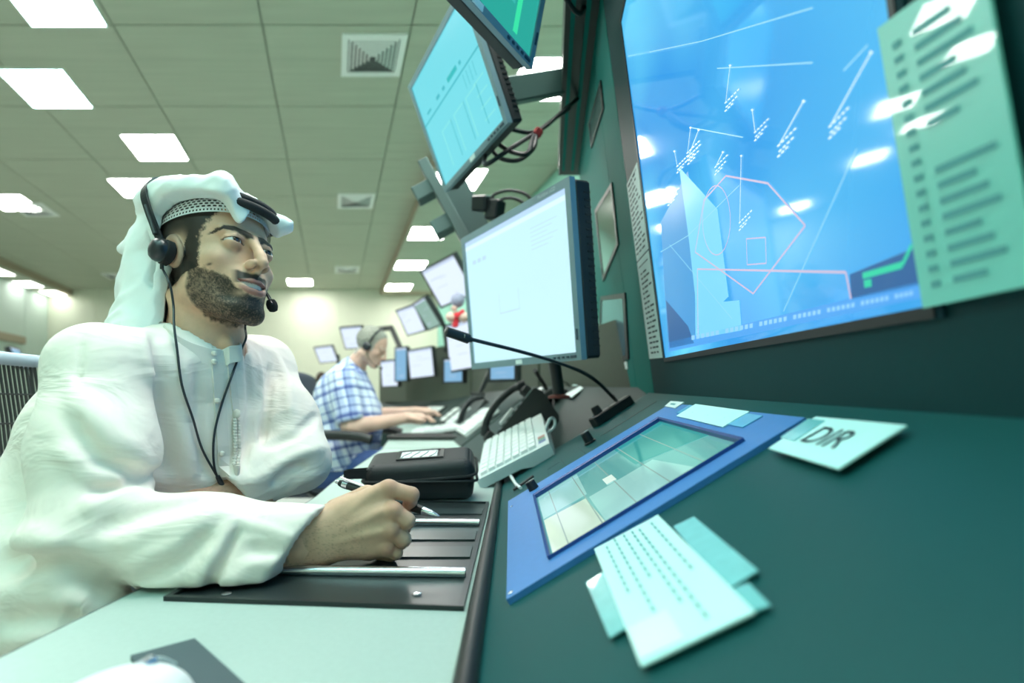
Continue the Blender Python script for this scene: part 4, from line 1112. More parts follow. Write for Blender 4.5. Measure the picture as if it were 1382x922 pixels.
# mouse and dark mat in the foreground
ms_ = thing('computer_mouse', 'white computer mouse cut by the bottom edge of the picture', 'mouse', V(-.245, .32, ZW))
def mouse_f(P):
    f = sd_ell(P, (0, 0, 0), (.040, .062, .037)); return np.maximum(f, -P[2])
vm, fm_ = iso(mouse_f, (-.05, -.07, -.005), (.05, .07, .045), .0025)
mesh_np('shell', place(vm, rotm(-6), V(-.243, .306, ZW + .001)), fm_, M_white, ms_)
MB().tube(spline([V(-.238, .338, ZW + .0345), V(-.236, .35, ZW + .0295), V(-.234, .36, ZW + .021)], 10), .0014, 6).build('button_seam', mat('mouse_seam', (.45, .55, .55), .5), ms_, True)
MB().tube([V(-.2385, .334, ZW + .031), V(-.2375, .342, ZW + .031)], .005, 10).build('wheel', M_steel, ms_, True)
bm_ = MB().prism([V(-.268, .438, ZW), V(-.30, .408, ZW), V(-.205, .315, ZW), V(-.168, .348, ZW)], (0, 0, .004)).build('mouse_mat', mat('dark_mat', (0.045, 0.08, 0.09), .7))
tag(bm_, 'dark rectangular mat under the white mouse on the worktop', 'mat')
# ================================================================== chairs
ch = thing('mesh_chair', 'dark mesh back office chair behind the robed man at the left edge', 'chair', V(-1.0, 1.0, 0))
M_rail = mat('chair_rail_grey', (0.35, 0.42, 0.50), .4); M_mesh = mat('chair_mesh', (0.03, 0.035, 0.035), .6)
def cb(u, v):   # curved back: u -1..1 across, v 0..1 up
    return V(-.935 - .10 * (1 - v) * 0 + .05 * (u * u) - .03 * v, 1.02 + u * .27, .48 + v * .56)
top = [cb(u, 1) for u in np.linspace(-1, 1, 15)]
MB().tube(top, .013, 10).build('top_rail', M_rail, ch, True)
for s_ in (-1, 1):
    MB().tube([cb(s_, v) for v in np.linspace(0, 1, 8)], .014, 10).build('side_rail', M_black, ch, True)
MB().tube([cb(u, 0) for u in np.linspace(-1, 1, 15)], .013, 10).build('bottom_rail', M_black, ch, True)
for k in range(58):
    u = -0.98 + 1.96 * k / 57
    MB().tube([cb(u, v) + V(0, .02 * math.sin(v * 3), 0) for v in np.linspace(0, 1, 6)], .0026, 5).build('mesh_strand', M_mesh, ch)
for k in range(9):
    MB().tube([cb(u, .08 + .1 * k) + V(.003, 0, 0) for u in np.linspace(-1, 1, 9)], .0018, 5).build('mesh_strand', M_mesh, ch)
MB().box((-.68, 1.0, .46), (.5, .5, .08), None, .03).build('seat', M_mesh, ch)
MB().tube([V(-.95, 1.02, .5), V(-.9, 1.02, .44), V(-.7, 1.02, .41)], .03, 10).build('back_bracket', M_black, ch, True)
MB().tube([V(-.68, 1.0, .42), V(-.68, 1.0, .12)], .03, 12).build('gas_lift', M_black, ch, True)
for k in range(5):
    a = math.radians(72 * k + 20)
    l_ = MB().tube([V(-.68, 1.0, .12), V(-.68 + .28 * math.cos(a), 1.0 + .28 * math.sin(a), .075)], [.025, .017], 8).build('base_leg', M_black, ch, True)
    MB().tube([V(-.68 + .28 * math.cos(a) - .012, 1.0 + .28 * math.sin(a), .031), V(-.68 + .28 * math.cos(a) + .012, 1.0 + .28 * math.sin(a), .031)], .03, 12).build('castor', M_rubber, ch, True)

c2 = thing('office_chair', 'dark office chair of the colleague in the checked shirt', 'chair', V(-1.12, 3.15, 0))
M_ch2 = mat('dark_blue_grey_fabric', (0.045, 0.055, 0.075), .85, noise=.1, nscale=200)
def back2(P):
    return rbox(P, (0, 0, 0), (.045, .24, .30), .045) + .08 * (P[1] / .24) ** 2 * .3
vv, ff = iso(back2, (-.08, -.28, -.34), (.08, .28, .34), .012)
mesh_np('backrest', place(vv, rotm(0, 0, -8), V(-1.33, 3.34, .87)), ff, M_ch2, c2)
MB().box((-1.12, 3.22, .46), (.48, .48, .09), None, .035).build('seat', M_ch2, c2)
for y_ in (2.84, 3.62):
    a_ = MB().tube(spline([V(-1.18, y_, .775), V(-1.05, y_, .79), V(-.86, y_, .785), V(-.77, y_, .765)], 14), [.022] * 3 + [.028] * 11 + [.018], 10).build('armrest', M_black, c2, True)
    MB().tube([V(-1.08, y_, .77), V(-1.12, y_, .48), V(-1.12, y_ + (.12 if y_ < 3.2 else -.12), .44)], .018, 8).build('arm_support', M_black, a_, True)
MB().tube([V(-1.36, 3.25, .55), V(-1.32, 3.22, .45), V(-1.15, 3.22, .42)], .025, 8).build('back_bracket', M_black, c2, True)
MB().tube([V(-1.12, 3.22, .42), V(-1.12, 3.22, .12)], .03, 12).build('gas_lift', M_black, c2, True)
for k in range(5):
    a = math.radians(72 * k + 50)
    MB().tube([V(-1.12, 3.22, .12), V(-1.12 + .28 * math.cos(a), 3.22 + .28 * math.sin(a), .075)], [.025, .017], 8).build('base_leg', M_black, c2, True)
    MB().tube([V(-1.12 + .28 * math.cos(a) - .012, 3.22 + .28 * math.sin(a), .031), V(-1.12 + .28 * math.cos(a) + .012, 3.22 + .28 * math.sin(a), .031)], .03, 12).build('castor', M_rubber, c2, True)
# ================================================================== people
def Rhead(yaw, pitch, roll):
    a, b, c = [math.radians(v) for v in (yaw, pitch, roll)]
    Rz = np.array([[math.cos(a), -math.sin(a), 0], [math.sin(a), math.cos(a), 0], [0, 0, 1]])
    Ry = np.array([[math.cos(b), 0, math.sin(b)], [0, 1, 0], [-math.sin(b), 0, math.cos(b)]])
    Rx = np.array([[1, 0, 0], [0, math.cos(c), -math.sin(c)], [0, math.sin(c), math.cos(c)]])
    return Rz @ Ry @ Rx

EYE = (7.85, 2.8, .85); EYE_R = 1.22
MZ = .85
def mouth_mid(y): return -6.95 + MZ + .90 * (y / 2.5) ** 2
def head_sdf(P, smile=True, beard=True):
    """head and neck in cm: x forward, y to the left, z up, origin between the ears"""
    X, Y, Z = P; A = np.abs(Y); Q = [X, A, Z]      # left and right alike
    f = sd_ell(P, (-1.2, 0, 4.0), (9.5, 7.4, 8.4))
    f = smin(f, sd_ell(Q, (2.2, 0, -2.6), (6.6, 6.05, 7.6)), 2.0)
    f = smin(f, sd_cap(Q, (0.6, 4.7, -6.0), (6.2, 1.9, -9.5), 1.75, 1.6), 2.2)
    f = smin(f, sd_ell(P, (7.2, 0, -9.3), (1.95, 2.4, 1.7)), 1.8)
    f = smin(f, sd_cap(Q, (8.45, 0.6, 2.2), (7.1, 4.0, 2.75), 0.85, 0.8), 1.1)          # brow ridge
    f = smin(f, sd_ell(Q, (5.5, 3.95, -1.9), (2.0, 1.5, 1.3)), 1.6)                     # cheekbone
    f = smin(f, sd_ell(P, (7.4, 0, -5.8), (2.3, 2.9, 2.6)), 1.4)                        # muzzle
    if smile: f = smin(f, sd_ell(Q, (6.6, 2.3, -4.0), (1.4, .8, 1.0)), 1.1)            # raised cheek
    f = smax(f, -sd_ell(Q, (9.45, 2.8, 0.75), (1.5, 1.9, 1.1)), 0.9)                  # eye sockets
    f = smax(f, -sd_ell(Q, (9.9, 1.6, 0.5), (1.1, .5, 1.3)), 0.7)
    # nose
    f = smin(f, sd_cap(P, (8.95, 0, 1.9), (10.75, 0, -1.4), 0.70, 0.80), 0.8)
    f = smin(f, sd_cap(P, (10.6, 0, -1.4), (11.2, 0, -2.55), 0.80, 0.88), 0.6)
    f = smin(f, sd_ell(Q, (9.95, 1.15, -2.8), (1.2, 0.62, 0.72)), 0.45)
    f = smin(f, sd_cap(P, (10.7, 0, -3.1), (9.6, 0, -4.0), 0.5, 0.55), 0.5)
    f = smax(f, -sd_ell(Q, (10.75, 0.58, -3.45), (0.55, 0.28, 0.42)), 0.2)
    # lips
    zu = -6.28 + MZ if smile else -6.5; zl = -7.72 + MZ if smile else -7.35; zc = -5.92 + MZ if smile else -6.75; wc = 2.75 if smile else 2.3
    up = sd_chain(Q, [(9.86, 0, zu - .05), (9.72, .55, zu + .10), (9.1, 1.6, zu - .08), (7.75, wc, zc)], [.36, .38, .30, .12], .1)
    lo = sd_chain(Q, [(9.58, 0, zl), (9.25, 1.1, zl + .10), (8.7, 1.9, zl + .5), (7.75, wc, zc - .08)], [.50, .46, .34, .12], .1)
    f = smin(f, up, .28); f = smin(f, lo, .30)
    f = smax(f, -sd_ell(P, (9.85, 0, -8.75 + MZ), (.55, 1.3, .35)), .6)                      # under the lip
    if smile:
        ho = .52 * (1 - (A / 2.45) ** 2)
        cut = np.maximum(np.abs(Z - mouth_mid(Y)) - ho, 6.5 - X) * f32(.85)
        f = smax(f, -cut, .1)
        teeth = np.maximum(sd_ell(P, (6.0, 0, -6.7 + MZ), (3.25, 2.75, 1.6)), -7.12 + MZ + .5 * (Y / 2.5) ** 2 - Z)
        tg_ = (np.abs(((A + .02) / .62) % 1 - .5) * 2)
        f = np.minimum(f, teeth + .07 * sstep(.86, 1.0, tg_) + .0)
    # eyelids
    lid = sd_ell(Q, EYE, (EYE_R + .13,) * 3)
    f = smin(f, np.maximum(lid, 6.6 - X), .6)
    yy = (A - EYE[1] + .03) / 1.5; zz = Z - EYE[2]
    hu = (.36 if smile else .18) * (1 - yy ** 2) * (1 - .12 * yy); hl = (.27 if smile else .2) * (1 - yy ** 2)
    eye_cut = np.maximum(np.maximum(zz - hu, -hl - zz), 7.2 - X)
    f = smax(f, -eye_cut, .06)
    f = smin(f, sd_chain(Q, [(8.6, 1.6, 1.5), (8.95, 2.8, 1.75), (8.0, 4.15, 1.35)], [.2, .26, .18]), .25)  # fold above the lid
    # ears
    er = np.array(Rhead(-18, -12, 0))
    ear = sd_ell(Q, (.55, 7.45, -.3), (1.6, .55, 2.9), er)
    ear = smax(ear, -sd_ell(Q, (.8, 8.15, -.2), (1.0, .6, 2.1), er), .3)
    ear = smin(ear, sd_cap(Q, (1.6, 7.0, .1), (1.7, 6.9, -1.1), .35, .3), .3)
    f = smin(f, ear, .45)
    # neck
    nk = sd_cap(P, (-2.3, 0, -5.5), (-4.6, 0, -21.0), 5.3, 6.4)
    nk = smin(nk, sd_cap(Q, (-2.8, 5.2, -6.0), (1.3, 1.5, -19), 1.2, 1.2), 1.5)
    nk = smin(nk, sd_ell(P, (2.6, 0, -14.0), (1.1, .9, 1.3)), 1.2)
    f = smin(f, nk, 1.3)
    return f

def head_cols(Vl, hairc, skin, beard=True, grey=False):
    X, Y, Z = [Vl[:, i] for i in range(3)]; A = np.abs(Y)
    n1 = vnoise((X, Y, Z), 6.0, 1); n2 = vnoise((X, Y, Z), 2.2, 2); n3 = vnoise((X, Y, Z), 0.6, 3)
    c = np.tile(np.array(skin), (len(Vl), 1)) * (1 + .06 * n3[:, None])
    def mixc(col, m):
        nonlocal c
        m = np.clip(m, 0, 1)[:, None]; c = c * (1 - m) + np.array(col) * m
    red = np.array([.56, .27, .19])
    mixc(red, .35 * np.exp(-(((X - 11) / 1.4) ** 2 + (Y / 1.6) ** 2 + ((Z + 2.6) / 1.2) ** 2)))
    mixc(red, .25 * np.exp(-(((A - 4.3) / 1.6) ** 2 + ((Z + 2.6) / 1.4) ** 2)) * (X > 4))
    mixc((.50, .22, .16), .55 * np.exp(-((A - 7.8) / .7) ** 2 - ((X - .5) / 2.2) ** 2 - (Z / 3) ** 2))
    # under-eye
    mixc((.26, .14, .11), .55 * np.exp(-(((A - 2.4) / 1.3) ** 2 + ((Z + .15) / .5) ** 2)) * (X > 6.5))
    mixc((.30, .17, .13), .45 * np.exp(-(((A - 2.2) / 1.3) ** 2 + ((Z - 1.5) / .5) ** 2)) * (X > 6.5))
    # beard
    if beard:
        cheek = np.interp(X, [2.5, 4.2, 6.5, 7.6, 8.6, 9.2], [-2.0, -3.2, -4.3, -5.0, -6.6, -7.6])
        lowb = np.interp(X, [-1, 1.5, 5, 9], [-8.2, -9.8, -12.3, -13.2])
        m = sstep(.35, -.35, (Z - cheek) + .30 * n2 + .25 * n1) * sstep(1.5, 2.6, X + .3 * n2) * sstep(-.7, .5, Z - lowb + .4 * n2)
        mou = np.exp(-np.clip((A - 2.3) / .55, 0, 9) ** 2) * sstep(-4.0, -4.35, Z + .10 * n2 - .16 * np.minimum(A, 2.2)) * sstep(-6.0, -5.7, Z) * (X > 8)
        gap = np.exp(-((A - 1.9) / .7) ** 2 - ((Z + 7.4) / .45) ** 2)
        m = np.maximum(m * (1 - .55 * gap), mou)
        dens = .82 + .17 * sstep(5.0, 8.6, X) + .16 * n1 + .10 * n2 + .25 * mou
        n0 = vnoise((X, Y, Z), 9.0, 12)
        mixc((.022, .016, .013), m * np.clip(dens + .22 * n0, 0, .98))
    # lips
    if beard or True:
        zu, zl = -6.28 + MZ, -7.72 + MZ
        V3 = [X.astype(f32), A.astype(f32), Z.astype(f32)]
        if beard:
            up = sd_chain(V3, [(9.86, 0, zu - .05), (9.72, .55, zu + .10), (9.1, 1.6, zu - .08), (7.75, 2.75, -5.92 + MZ)], [.36, .38, .30, .12])
            lo = sd_chain(V3, [(9.58, 0, zl), (9.25, 1.1, zl + .10), (8.7, 1.9, zl + .5), (7.75, 2.75, -6.0 + MZ)], [.50, .46, .34, .12])
            mixc((.50, .22, .19), .9 * sstep(.16, .02, np.minimum(up - .0, lo)))
            th = sd_ell(V3, (6.0, 0, -6.7 + MZ), (3.25, 2.75, 1.6))
            ins = (np.abs(Z - mouth_mid(Y)) < .58 * (1 - (A / 2.5) ** 2)) & (np.minimum(up, lo) > -.0)
            dark = ins & (th < -.25)
            mixc((.10, .03, .03), dark.astype(float))
            mixc((.92, .85, .76), (ins & (np.abs(th) < .16) & (Z > -7.2 + MZ + .5 * (Y / 2.5) ** 2)).astype(float))
        else:
            mixc((.45, .2, .17), .6 * np.exp(-((Z + 6.9) / .4) ** 2 - (A / 1.8) ** 4) * (X > 8.3))
    # brows
    bz = np.interp(A, [.3, .8, 2.6, 4.2, 5.2], [2.1, 2.3, 2.95, 2.75, 1.9]); bw = np.interp(A, [.3, 1.0, 2.6, 5.1], [.5, .66, .58, .2])
    mb = sstep(1.15, .75, np.abs(Z - bz + .12 * n2) / bw) * sstep(.2, .6, A) * sstep(5.4, 4.8, A) * (X > 4.5)
    mixc(hairc, mb * (.95 if beard else .35))
    # lash line
    yy = (A - EYE[1] + .03) / 1.5; hu = (.36 if beard else .18) * (1 - yy ** 2) * (1 - .12 * yy)
    mixc((.03, .02, .02), .95 * np.exp(-((Z - EYE[2] - hu - .02) / .10) ** 2) * (np.abs(yy) < 1.08) * (X > 6.9))
    mixc((.25, .12, .1), .5 * np.exp(-((Z - EYE[2] + .27 * (1 - yy ** 2)) / .09) ** 2) * (np.abs(yy) < 1.0) * (X > 6.9))
    # nostrils
    mixc((.08, .03, .02), np.exp(-(((X - 10.7) / .45) ** 2 + ((A - .58) / .28) ** 2 + ((Z + 3.4) / .3) ** 2)))
    # hair
    hl = np.interp(Z, [-9, -4.2, -3.2, 0, 2.5, 5, 8, 10], [-5.5, -3.4, 4.3, 4.3, 4.6, 6.2, 7.2, 7.6]) if beard else np.interp(Z, [-9, -2.6, -1.8, 2, 5, 8, 11], [-5.5, -3.4, 3.6, 3.6, 4.2, 5.2, 6.5])
    onear = np.exp(-((X - .65) / 1.75) ** 4 - ((Z + .3) / 2.9) ** 4) * (A > 6.6)
    hm = sstep(.35, -.35, X - hl + .45 * n2 + .3 * n1) * sstep(-8.6, -7.8, Z) * (1 - onear)
    hm = np.where((Z < 4.0) & (A < 3.5) & (X > 3), 0, hm)
    mixc(hairc, hm * (.97 if beard else .9))
    if beard:   # mole on the cheek
        mixc((.05, .03, .025), np.exp(-(((A - 5.25) / .15) ** 2 + ((Z + 3.2) / .15) ** 2) * .7) * (X > 4) * (Y < 0))
    return c

M_skin = vcol_mat('skin', .5, .12, 700, sss=.08, bdist=.0006, spec=.35)
M_cloth = mat('cream_cotton', (0.82, 0.755, 0.685), .85, noise=.02, nscale=30, bump=.05, bscale=2500, sheen=.1)
_nt = M_cloth.node_tree; _bp = [n for n in _nt.nodes if n.type == 'BUMP'][0]
_n = _nt.nodes.new('ShaderNodeTexNoise'); _n.inputs['Scale'].default_value = 9; _n.inputs['Detail'].default_value = 3; _n.inputs['Distortion'].default_value = 1.2
_m = _nt.nodes.new('ShaderNodeMapping'); _m.inputs['Scale'].default_value = (1.0, 1.0, 2.2); _m.inputs['Rotation'].default_value = (.5, .6, 0)
_tc = _nt.nodes.new('ShaderNodeTexCoord'); _nt.links.new(_tc.outputs['Object'], _m.inputs['Vector']); _nt.links.new(_m.outputs['Vector'], _n.inputs['Vector'])
_b2 = _nt.nodes.new('ShaderNodeBump'); _b2.inputs['Strength'].default_value = .55; _b2.inputs['Distance'].default_value = .012
_nt.links.new(_n.outputs['Fac'], _b2.inputs['Height']); _nt.links.new(_b2.outputs['Normal'], _bp.inputs['Normal'])
M_scarf = mat('white_cotton_gauze', (0.86, 0.87, 0.86), .9, noise=.02, bump=.12, bscale=2200)

HC_ = np.array([-.4653, .8214, CAMZ + .2205]); HR = Rhead(-27.3, -8.3, -6.2); HS = .0095
def h2w(V_): return np.asarray(V_, float) @ HR.T * HS + HC_
def h2wv(p): return Vector(h2w(np.array(p, float)))

def add_island(lst, Vv, Ff, Cc): lst.append((Vv, Ff, Cc))
def join_islands(lst):
    off = 0; VV, FF, CC = [], [], []
    for a, b, c in lst:
        VV.append(a); FF.append(b + off); CC.append(c); off += len(a)
    return np.concatenate(VV), np.concatenate(FF), np.concatenate(CC)

SKIN = (.72, .435, .30); HAIR = (.016, .013, .012)
man = thing('person', 'man in cream robe and white headscarf holding a pen, arms folded on the worktop', 'person', V(-.62, .85, 0))
isl = []
vh, fh = iso(lambda P: head_sdf(P), (-12, -9.6, -21), (13, 9.6, 13.5), .17)
add_island(isl, h2w(vh), fh, head_cols(vh, HAIR, SKIN))

# ---- right hand: fist resting on its edge, seen from the back
def hp_(px, py, Y): return np.array(at(px, py, Y))
def hand_right(P):
    W1, W2 = hp_(432, 706, .640), hp_(432, 740, .638)
    mcp = [hp_(524, 660, .648), hp_(530, 690, .636), hp_(527, 716, .634), hp_(520, 740, .638)]
    pip = [hp_(555, 668, .652), hp_(549, 703, .640), hp_(544, 728, .640), hp_(534, 746, .643)]
    dip = [hp_(553, 682, .676), hp_(545, 712, .668), hp_(540, 733, .664), hp_(528, 750, .662)]
    tip = [hp_(533, 684, .682), hp_(525, 713, .676), hp_(520, 733, .672), hp_(510, 749, .668)]
    f = sd_cap(P, hp_(320, 728, .610), hp_(430, 712, .640), .030, .0225)
    f = smin(f, sd_cap(P, hp_(320, 745, .610), hp_(430, 742, .640), .028, .0215), .02)
    ray_ = None
    cuts = [.0135, .0130, .0125, .0115]
    for i in range(4):
        st = W1 + (W2 - W1) * (i / 3.)
        f = smin(f, sd_cap(P, st, mcp[i], .017, .0118 - .0006 * i), .014)
    f = smin(f, sd_cap(P, hp_(470, 690, .66), hp_(500, 735, .66), .021, .020), .016)
    for i in range(4):                                             # knuckle heads
        f = smin(f, sd_ell(P, mcp[i] + np.array([.002, -.0015, .001]), (.0098, .0098, .0088)), .006)
    r = [.0096, .0100, .0095, .0084]
    for i in range(4):
        fi = sd_cap(P, mcp[i], pip[i], r[i] + .0012, r[i] + .0004)
        fi = smin(fi, sd_cap(P, pip[i], dip[i], r[i], r[i] - .0008), .003)
        fi = smin(fi, sd_cap(P, dip[i], tip[i], r[i] - .0008, r[i] - .0018), .003)
        f = smin(f, fi, .0022)
    th = [hp_(455, 690, .675), hp_(495, 668, .69), hp_(528, 668, .69), hp_(551, 678, .688)]
    f = smin(f, sd_chain(P, th, [.017, .0125, .0105, .0085], .003), .006)
    # tendons and veins on the back of the hand
    for i, k in ((0, .0018), (1, .0020), (2, .0018)):
        st = W1 + (W2 - W1) * (i / 3.) + np.array([.02, -.014, 0])
        f = smin(f, sd_cap(P, st, mcp[i] + np.array([-.012, -.0085, 0]), .0018, .0028), .006)
    return f
vr, fr = iso(hand_right, tuple(hp_(320, 770, .60) * np.array([1, 0, 1]) + np.array([-.02, .565, -.02])), tuple(np.array([hp_(565, 640, .66)[0] + .02, .715, hp_(565, 640, .64)[2] + .01])), .0014)
def hand_cols(Vv, seed=5):
    n = vnoise(Vv.T, 70, seed); n2 = vnoise(Vv.T * np.array([[.5], [1], [1]]), 900, seed + 1)
    c = np.tile(np.array([.66, .41, .285]), (len(Vv), 1)) * (1 + .07 * n[:, None])
    return c, n2
cr_h, n2 = hand_cols(vr)
for p_, s_ in ((hp_(526, 656, .642), .010), (hp_(534, 690, .628), .010), (hp_(532, 716, .626), .008), (hp_(524, 742, .63), .008), (hp_(557, 668, .645), .010)):
    m_ = .55 * np.exp(-np.sum((vr - p_) ** 2, 1) / (2 * s_ ** 2)); cr_h = cr_h * (1 - m_[:, None]) + np.array([.52, .22, .14]) * m_[:, None]
hm_ = np.clip(n2 - .15, 0, 1) * sstep(hp_(512, 700, .63)[0], hp_(480, 700, .63)[0], vr[:, 0]) * .8 * sstep(hp_(0, 690, .63)[2], hp_(0, 712, .63)[2], vr[:, 2])
cr_h = cr_h * (1 - .55 * hm_[:, None])
add_island(isl, vr, fr, cr_h)

# ---- left hand and wrist, half hidden behind the right forearm
def hand_left(P):
    f = sd_cap(P, hp_(350, 666, .83), hp_(298, 668, .785), .029, .026)
    f = smin(f, sd_cap(P, hp_(298, 670, .785), hp_(258, 680, .75), .026, .026), .02)
    f = smin(f, sd_ell(P, hp_(250, 690, .735), (.034, .030, .025)), .02)
    a = hp_(240, 695, .72); d1 = np.array([-.012, -.025, -.004])
    for i in range(4):
        o_ = np.array([-.018 + .0175 * i, 0.004 * abs(i - 1.5), -.004 + .002 * i]); L_ = [.92, 1.05, 1.0, .82][i]
        p1 = a + o_; p2 = p1 + d1 * L_ + np.array([-.004, -.012, .004]); p3 = p2 + d1 * .7 * L_ + np.array([0, 0, -.012])
        f = smin(f, sd_chain(P, [p1, p2, p3], [.0105, .0095, .008], .002), .004)
    f = smin(f, sd_chain(P, [hp_(262, 682, .74), hp_(262, 690, .695), hp_(255, 695, .67)], [.015, .011, .009], .003), .008)
    return f
vl, fl = iso(hand_left, tuple(np.array([hp_(225, 700, .70)[0] - .06, .57, CAMZ - .205])), tuple(np.array([hp_(350, 660, .86)[0] + .04, .91, CAMZ - .09])), .0026)
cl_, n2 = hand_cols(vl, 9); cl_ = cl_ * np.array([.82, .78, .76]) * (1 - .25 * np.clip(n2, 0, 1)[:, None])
add_island(isl, vl, fl, cl_)

# ---- torso under the robe
SHN, SHF = np.array(at(138, 500, .665)), np.array(at(352, 497, .975))
NB = h2w(np.array([-4.2, 0, -19.]))
HIP = np.array([-.86, .90, CAMZ - .42])
ELN, ELF = np.array(at(122, 728, .585)), np.array(at(400, 620, .885))
CUN, CUF = np.array(at(404, 733, .632)), np.array(at(312, 664, .80))
def torso_core(P, g=0.0):
    mid = (SHN + SHF) / 2
    f = sd_cap(P, NB + np.array([-.01, 0, .01]), mid + np.array([-.05, .01, -.12]), .058 + g, .115 + g)
    f = smin(f, sd_cap(P, SHN, SHF, .046 + g, .048 + g), .05)
    f = smin(f, sd_cap(P, SHN + (mid - SHN) * .5 + np.array([-.06, .02, -.1]), SHF + (mid - SHF) * .4 + np.array([-.05, 0, -.1]), .095 + g, .105 + g), .06)
    f = smin(f, sd_cap(P, mid + np.array([-.09, .02, -.15]), HIP, .13 + g, .17 + g), .08)
    return f
vt_, ft_ = iso(lambda P: smin(torso_core(P, -.02), sd_chain(P, [SHN, ELN, CUN], [.04, .036, .03]), .03), (-1.1, .5, .45), (-.25, 1.15, 1.12), .016)
add_island(isl, vt_, ft_, np.tile(np.array(SKIN), (len(vt_), 1)))
vt_, ft_ = iso(lambda P: sd_chain(P, [SHF, ELF, CUF], [.045, .04, .028]), (-.6, .72, .7), (-.25, 1.1, 1.1), .012)
add_island(isl, vt_, ft_, np.tile(np.array(SKIN), (len(vt_), 1)))
A_, B_, C_ = join_islands(isl)
body = mesh_np('body', A_, B_, M_skin, man, cols=C_)
body['label'] = 'face with short dark beard, neck and hands'

# ---- eyes
M_eye = vcol_mat('eyeball', .08, 0, spec=.8)
def eyeball(side, look, parent, tr):
    n = 28; vs = []; fs = []; cs_ = []
    look = np.array(look, float); look /= np.linalg.norm(look)
    up = np.array([0, 0, 1.]); s_ = np.cross(look, up); s_ /= np.linalg.norm(s_); u_ = np.cross(s_, look)
    for i in range(n + 1):
        th = math.pi * i / n
        for j in range(n):
            ph_ = 2 * math.pi * j / n
            d = look * math.cos(th) + (s_ * math.cos(ph_) + u_ * math.sin(ph_)) * math.sin(th)
            vs.append(np.array([EYE[0], side * EYE[1], EYE[2]]) + d * (EYE_R + (.05 if th < .4 else 0)))
            cs_.append((.004, .004, .004) if th < .21 else (.05, .025, .014) if th < .46 else (.02, .012, .01) if th < .52 else (.70, .66, .64))
    for i in range(n):
        for j in range(n):
            k = (j + 1) % n; fs.append((i * n + j, (i + 1) * n + j, (i + 1) * n + k, i * n + k))
    return mesh_np('eyeball', tr(np.array(vs)), np.array(fs), M_eye, parent, cols=np.array(cs_))
for s_ in (-1, 1): eyeball(s_, (1, -.04, .13), body, h2w)

# ---- robe
def ridged(P, R, sx, sy, sz, seed):
    R = np.asarray(R, f32)
    q = [R[i, 0] * P[0] + R[i, 1] * P[1] + R[i, 2] * P[2] for i in range(3)]
    n = vnoise([q[0] * f32(sx), q[1] * f32(sy), q[2] * f32(sz)], 1.0, seed)
    return 1 - np.abs(n) * 2
def robe_base(P, parts=False):
    g = .012
    f = torso_core(P, g)
    f = smin(f, sd_cap(P, np.array([-.58, .89, CAMZ - .08]), np.array([-.60, .92, CAMZ - .24]), .085, .10), .06)
    hip2 = np.array(at(-10, 800, .70))
    f = smin(f, sd_cap(P, HIP + np.array([.1, -.1, .05]), hip2, .15, .13), .09)
    f = smin(f, sd_cap(P, hip2, np.array(at(108, 832, .568)), .11, .05), .06)
    # sleeves
    arm = sd_cap(P, SHN, SHN + (ELN - SHN) * .5, .056, .058)
    arm = smin(arm, sd_cap(P, SHN + (ELN - SHN) * .5, ELN, .058, .052), .03)
    fo_ = sd_cap(P, ELN + np.array([.0, .0, .004]), ELN + (CUN - ELN) * .55, .054, .049)
    fo_ = smin(fo_, sd_cap(P, ELN + (CUN - ELN) * .55, CUN + np.array([.04, .002, .0]), .048, .043), .03)
    fo_ = smin(fo_, sd_cap(P, np.array(at(225, 778, .575)), np.array(at(350, 785, .583)), .024, .022), .03)
    arm = smin(arm, fo_, .016)
    arf = sd_cap(P, SHF, SHF + (ELF - SHF) * .6, .056, .056)
    arf = smin(arf, sd_cap(P, SHF + (ELF - SHF) * .6, ELF, .056, .056), .03)
    fof = sd_cap(P, ELF, CUF + np.array([-.02, -.02, 0]), .052, .045)
    arf = smin(arf, fof, .012)
    if parts: return f, arm, arf
    return smin(smin(f, arm, .009), arf, .010)
from mathutils.bvhtree import BVHTree
bv, bf = iso(robe_base, (-1.08, .44, .42), (-.2, 1.12, 1.10), .012)
BT = BVHTree.FromPolygons([Vector(v) for v in bv], [tuple(int(i) for i in q) for q in bf])
def on_robe(px, py):
    o_ = Vector((0, 0, CAMZ)); h = BT.ray_cast(o_, (at(px, py, 1.0) - o_).normalized())
    return np.array(h[0]) if h[0] is not None else None
